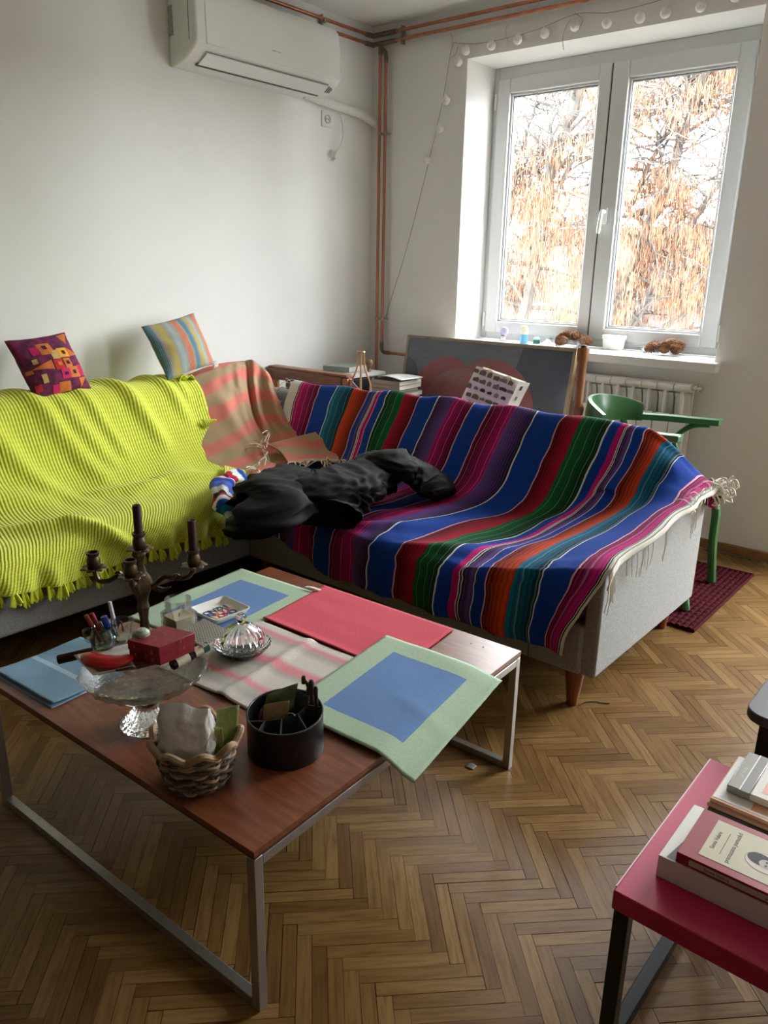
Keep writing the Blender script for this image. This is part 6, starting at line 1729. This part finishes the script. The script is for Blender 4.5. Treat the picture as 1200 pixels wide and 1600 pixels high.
# ------------------------------------------------------------------ shelf with books, gold bottle
by0 = -.42
tz_ = PY(575, 586, by0).z
sh = thing('low_shelf', (.45, -.3, 0), 'low white shelf unit in the corner carrying the books', 'shelf')
sx0, sx1 = PY(538, 590, by0 - .12).x, .66
szt = PY(545, 583, -.54).z
LAM = M('white_laminate', (.62, .62, .60), .45)
build('top_board', MB().box(.22, -.59, szt - .018, .40, -.31, szt), LAM, sh, bevel=.001)
build('lower_board', MB().box(.20, -.59, .50, .70, -.31, .518), LAM, sh, bevel=.001)
build('side_board', MB().box(.18, -.59, 0, .20, -.31, szt), LAM, sh, bevel=.001); build('side_board', MB().box(.70, -.59, 0, .718, -.31, .518), LAM, sh, bevel=.001)
build('bottom_board', MB().box(.20, -.59, .05, .70, -.31, .068), LAM, sh, bevel=.001); build('back_board', MB().box(.20, -.315, .068, .70, -.31, .50), LAM, sh, smooth=0)
ups = [(S(204, 152, 70), 'upright ochre book under the white shelf board', .026), (S(214, 164, 84), 'upright mustard book beside the ochre one', .022), (S(120, 40, 34), 'upright maroon book at the left under the shelf board', .018), (S(30, 34, 40), 'upright black book seen through the gold bottle', .020), (S(190, 192, 190), 'thin upright white book beside the black one', .010), (S(26, 28, 34), 'upright near-black book, last before the lying stack', .024)]
xx = .268
for c, lab, th in (ups[2], ups[0], ups[1], ups[3], ups[4], ups[5]):
    hgt = szt - .020 - .5185
    t = thing('book', (xx + th / 2, -.50, .5185), lab, 'book', 'upright books on the low shelf')
    build('cover', MB().box(xx, -.580, .5185, xx + th, -.42, .5185 + hgt * .96), M('book_cover', c, .5), t, bevel=.002)
    build('pages', MB().box(xx + .002, -.420, .5205, xx + th - .002, -.416, .5185 + hgt * .95), PAPER, t, smooth=0)
    xx += th + .0015
zz = .5185
rb_ = random.Random(9)
specs = [(.030, S(186, 176, 158), 'thick grey-beige book at the base of the lying stack'), (.026, S(196, 194, 188), 'pale grey book second in the lying stack'), (.024, S(160, 156, 148), 'stone grey book third in the lying stack'), (.020, S(206, 204, 190), 'cream book with dark label in the lying stack'), (.022, S(150, 148, 136), 'olive grey book fifth in the lying stack'), (.020, S(180, 170, 150), 'tan edged book sixth in the lying stack')]
for i, (th, c, lab) in enumerate(specs):
    book('book', (.580 + rb_.uniform(-.012, .012), -.435 + rb_.uniform(-.008, .008), zz), (.100 + rb_.uniform(-.015, .01), .01, 0), (-.008, .112, 0), th, M('stack_cover', c, .5), lab, group='books lying in the corner stack')
    zz += th + .0008
while zz < .70:
    book('book', (.585, -.435, zz), (.095, .01, 0), (-.008, .11, 0), .022, M('stack_cover', S(176, 172, 160), .5), 'grey magazine %s in the lying stack' % ('above the tan edged book' if zz < .68 else 'near the top'), group='books lying in the corner stack'); zz += .0228
o = build('open_brochure', MB().grid(lambda u, v: Vector((.47 + .23 * u, -.54 + .20 * v, zz + .004 + .016 * math.sin(u * PI) * (1 - .5 * v) + .006 * u)), 14, 8), M('glossy_paper', (.66, .64, .62), .3), None, smooth=180, solid=.002)
tag(o, 'curled glossy brochure lying on top of the book stack', 'brochure')
tl = PY(535, 572, -.48)
book('book', (tl.x + .0, -.455, szt + .001), (.085, .02, 0), (-.02, .10, 0), .030, M('sea_green_cover', S(140, 156, 148), .5), 'sea green hardback lying on the white shelf board', group='books lying in the corner stack')
o = build('small_wooden_cup', MB().lathe([(0, 0), (.014, 0), (.010, .01), (.008, .02), (.018, .034), (.022, .05), (.018, .066), (.012, .07), (0, .07)], (PY(577, 560, -.44).x, -.44, zz + .021), 18), wood('cup_wood', S(120, 84, 50), S(160, 120, 78), .5), None)
tag(o, 'small turned wooden goblet on the book stack by the pipes', 'goblet')
GOLD = M('rose_gold', S(206, 160, 118), .28, .7)
gp = PY(564, 560, -.86)
gz1 = PY(563, 548, -.86).z
gb_ = thing('gold_bottle', (gp.x, -.86, gz1 - .42), 'rose gold wire bottle sculpture behind the sofa back', 'ornament')
bprof = [(.052, gz1 - .40), (.054, gz1 - .30), (.052, gz1 - .20), (.046, gz1 - .155), (.030, gz1 - .115), (.019, gz1 - .08), (.016, gz1 - .04), (.016, gz1 - .008)]
for k in range(4):
    a = YAW + k * PI / 2
    build('rib', MB().tube(spline([Vector((gp.x + r * math.cos(a), -.86 + r * math.sin(a), z)) for r, z in bprof], 22), .0045, 8), GOLD, gb_)
def hoop(r, z, w_=.005): build('hoop', MB().tube([Vector((gp.x + r * math.cos(a), -.86 + r * math.sin(a), z)) for a in [2 * PI * k / 28 for k in range(28)]], w_, 8, closed=True), GOLD, gb_)
hoop(.016, gz1 - .006, .0058); hoop(.052, gz1 - .40)
build('base', MB().lathe([(0, gz1 - .42), (.06, gz1 - .42), (.06, gz1 - .405), (0, gz1 - .40)], (gp.x, -.86, 0), 24), GOLD, gb_)
stl = thing('stool', (gp.x, -.86, 0), 'small dark stool carrying the gold bottle, mostly hidden by the sofa', 'stool')
build('seat', MB().box(gp.x - .065, -.925, gz1 - .445, gp.x + .065, -.80, gz1 - .4205), RUST, stl, bevel=.003)
for a in (-.05, .05):
    for b_ in (-.05, .05): build('leg', MB().box(gp.x + a - .01, -.86 + b_ - .01, 0, gp.x + a + .01, -.86 + b_ + .01, gz1 - .445), RUST, stl, smooth=0)

# ------------------------------------------------------------------ window sill things
def sillp(px, py): return PZ(px, py, ZS)
p = sillp(786, 533); p.z = ZS + .0005
t = thing('purple_brush', p, 'lilac round-headed brush on a clear stem on the window sill', 'brush')
build('stem', MB().lathe([(.018, 0), (.017, .02), (.014, .035), (0, .036)], p, 18), glassmat('clear_stem', (.92, .9, .95), .1), t)
build('head', MB().lathe([(0, -.028), (.014, -.025), (.024, -.014), (.028, 0), (.024, .014), (.014, .025), (0, .028)], p + Vector((.004, 0, .054)), 20, sy=.6), M('lilac_plastic', S(176, 166, 206), .4), t)
p = sillp(818, 537); p.z = ZS + .0005
t = thing('blue_bottle', p, 'small bottle with blue lower half and cream domed top on the sill', 'bottle')
build('body', MB().lathe([(0, 0), (.021, 0), (.022, .003), (.022, .052), (0, .052)], p, 22), M('sky_blue', S(92, 160, 204), .35), t)
build('dome_cap', MB().lathe([(.021, .052), (.022, .06), (.022, .076), (.018, .090), (.010, .098), (0, .10)], p, 22), M('cream_dome', S(214, 208, 184), .4), t)
p = sillp(838, 537); p.z = ZS + .0005
t = thing('green_pot', p, 'tiny dark green pot with pale lid on the sill', 'pot')
build('body', MB().lathe([(0, 0), (.019, 0), (.020, .003), (.019, .022), (0, .022)], p, 20), M('dark_teal', S(30, 100, 92), .4), t)
build('lid', MB().lathe([(.0185, .022), (.018, .030), (.012, .036), (0, .038)], p, 20), M('pale_mint', S(176, 204, 194), .4), t)
p = sillp(958, 546); p.z = ZS + .0005
t = thing('white_tub', p, 'white lidded plastic tub between the two trays of pine cones', 'tub')
build('body', MB().lathe([(0, 0), (.052, 0), (.054, .003), (.060, .056), (0, .056)], p, 28), WHITEPL, t)
build('lid', MB().lathe([(.060, .054), (.064, .055), (.064, .072), (.062, .074), (0, .074)], p, 28), WHITEPL, t)
CLEARP = thinfilm('clear_tray', (.94, .95, .95), gloss=.14, rough=.08, haze=.10, bmp=.2, bscale=30)
CONE = M('cone_scale', S(176, 130, 96), .8, col2=S(112, 74, 52), vscale=90)
def make_cone():
    L, R = .075, .023
    core = build('pine_cone', MB().lathe([(0, 0), (R * .6, .006), (R * .8, L * .35), (R * .55, L * .75), (0, L)], (0, 0, 0), 12), CONE, None, origin=(0, 0, 0))
    m = MB()
    for k in range(78):
        f = k / 78; a = k * 2.39996; z = .004 + f * (L - .010)
        r = R * (math.sin(PI * (.16 + .80 * f)) ** .8) * 1.05
        e = Vector((math.cos(a), math.sin(a), 0)); s = Vector((-math.sin(a), math.cos(a), 0)); wd = .0075 * (1 - .35 * f)
        b0 = e * r * .55 + Vector((0, 0, z)); t0 = e * r * 1.12 + Vector((0, 0, z + .007))
        m.add([b0 - s * wd * .6, b0 + s * wd * .6, t0 + s * wd, t0 + e * .0022 + Vector((0, 0, .002)), t0 - s * wd, b0 - Vector((0, 0, .004)), t0 - Vector((0, 0, .0035))],
              [(0, 1, 2, 3, 4), (0, 4, 6, 5), (1, 5, 6, 2), (4, 3, 6), (3, 2, 6)])
    sc = build('scales', m, CONE, core, smooth=0, origin=(0, 0, 0)); sc.location = (0, 0, 0); sc['kind'] = 'stuff'
    return core, sc
cone0, sc0 = make_cone()
def tray(px, py, rx, ry, hgt, label, cones, labs, square=False):
    p = sillp(px, py); p.z = ZS + .0008; p.y = min(max(p.y, .02 + 0), .25 - ry)
    t = thing('clear_tray', p, label, 'tray', 'clear trays of pine cones')
    build('tray', MB().lathe([(.0, 0), (.78, 0), (.82, .004), (.96, hgt - .006), (1.14, hgt - .004), (1.14, hgt), (.95, hgt - .003)], p, 40, sx=rx, sy=ry), CLEARP, t, smooth=60)
    for i, (ox, oy, oz, rx_, rz) in enumerate(cones):
        global used0
        if not used0: o, s = cone0, sc0; used0 = True
        else:
            o = cone0.copy(); COL.objects.link(o); s = sc0.copy(); COL.objects.link(s); s.parent = o
        o.location = p + Vector((ox, oy, oz)); o.rotation_euler = (PI / 2 + rx_, 0, rz); o.scale = (1.0, 1.0, 1.0)
        tag(o, labs[i], 'pine cone', 'pine cones on the window sill')
used0 = False
tray(900, 540, .100, .075, .042, 'clear plastic tray of pine cones left of the white tub', [(-.045, -.02, .040, .1, .5), (-.01, .02, .052, .0, 1.9), (.02, -.04, .036, .1, -1.2), (.05, .01, .048, .15, 2.6), (-.07, .03, .046, 0, .9), (.01, -.005, .066, .2, 1.2), (.075, -.03, .040, .1, 2.2), (-.055, .0, .062, 0, 2.0)],
     ['pale pine cone at the front left of the left tray', 'brown pine cone at the middle back of the left tray', 'pine cone lying low at the front of the left tray', 'dark pine cone towards the right of the left tray', 'pine cone at the far left back of the left tray', 'pine cone on top in the middle of the left tray', 'pine cone at the far right of the left tray', 'dark pine cone on top at the left of the left tray'])
tray(1030, 553, .105, .070, .030, 'wide shallow clear tray of pine cones right of the white tub', [(-.060, -.01, .040, .05, 1.3), (-.035, -.035, .034, .05, 1.75), (-.01, .0, .042, .1, 1.5), (.03, -.02, .040, .1, .4), (.05, .015, .045, .0, 2.4), (.02, .01, .060, .2, 2.2), (.065, -.03, .036, .0, 1.1), (.0, -.03, .040, .2, -.6)],
     ['long pine cone at the left of the right tray', 'pine cone at the front left of the right tray', 'pine cone in the middle of the right tray', 'rounded pine cone seen end-on in the right tray', 'pine cone at the back right of the right tray', 'pine cone lying topmost on the right tray', 'pale pine cone at the right edge of the right tray', 'short pine cone at the front middle of the right tray'])
fb = sillp(880, 541)
o = build('crumpled_film', MB().grid(lambda u, v: Vector((fb.x - .05 + .13 * u, -.060 + .035 * v, ZS + .004 + .050 * max(0, 1 - abs(u - .55) * 2.2) * (1 - v * .3) + .012 * nz(u * 7, v * 5, 3))), 18, 8), thinfilm('cling_film', (.95, .95, .95), gloss=.2, rough=.1, haze=.35, bmp=.6, bscale=30), None, smooth=180)
tag(o, 'crumpled clear film in front of the left tray on the sill', 'plastic film')

# ------------------------------------------------------------------ bits on the floor
o = build('twig', MB().tube(spline([PZ(x, y, .002) for x, y in ((904, 1102), (915, 1097), (930, 1096), (938, 1098), (952, 1099))], 16), .0016, 5), M('twig_brown', (.06, .035, .02), .8))
tag(o, 'thin dark twig on the parquet beside the sofa leg', 'twig')
c = PZ(736, 1198, .001)
tag(build('paper_scrap', MB().grid(lambda u, v: c + Vector((-.012 + .024 * u, -.010 + .02 * v, .0015 + .003 * math.sin(u * 3) * v)), 6, 6), M('scrap_grey', (.22, .22, .23), .5), None, smooth=180, solid=.0006), 'small grey scrap on the floor by the table leg', 'scrap')
for o in COL.objects:
    if o.name.startswith('fringe'): o['kind'] = 'stuff'
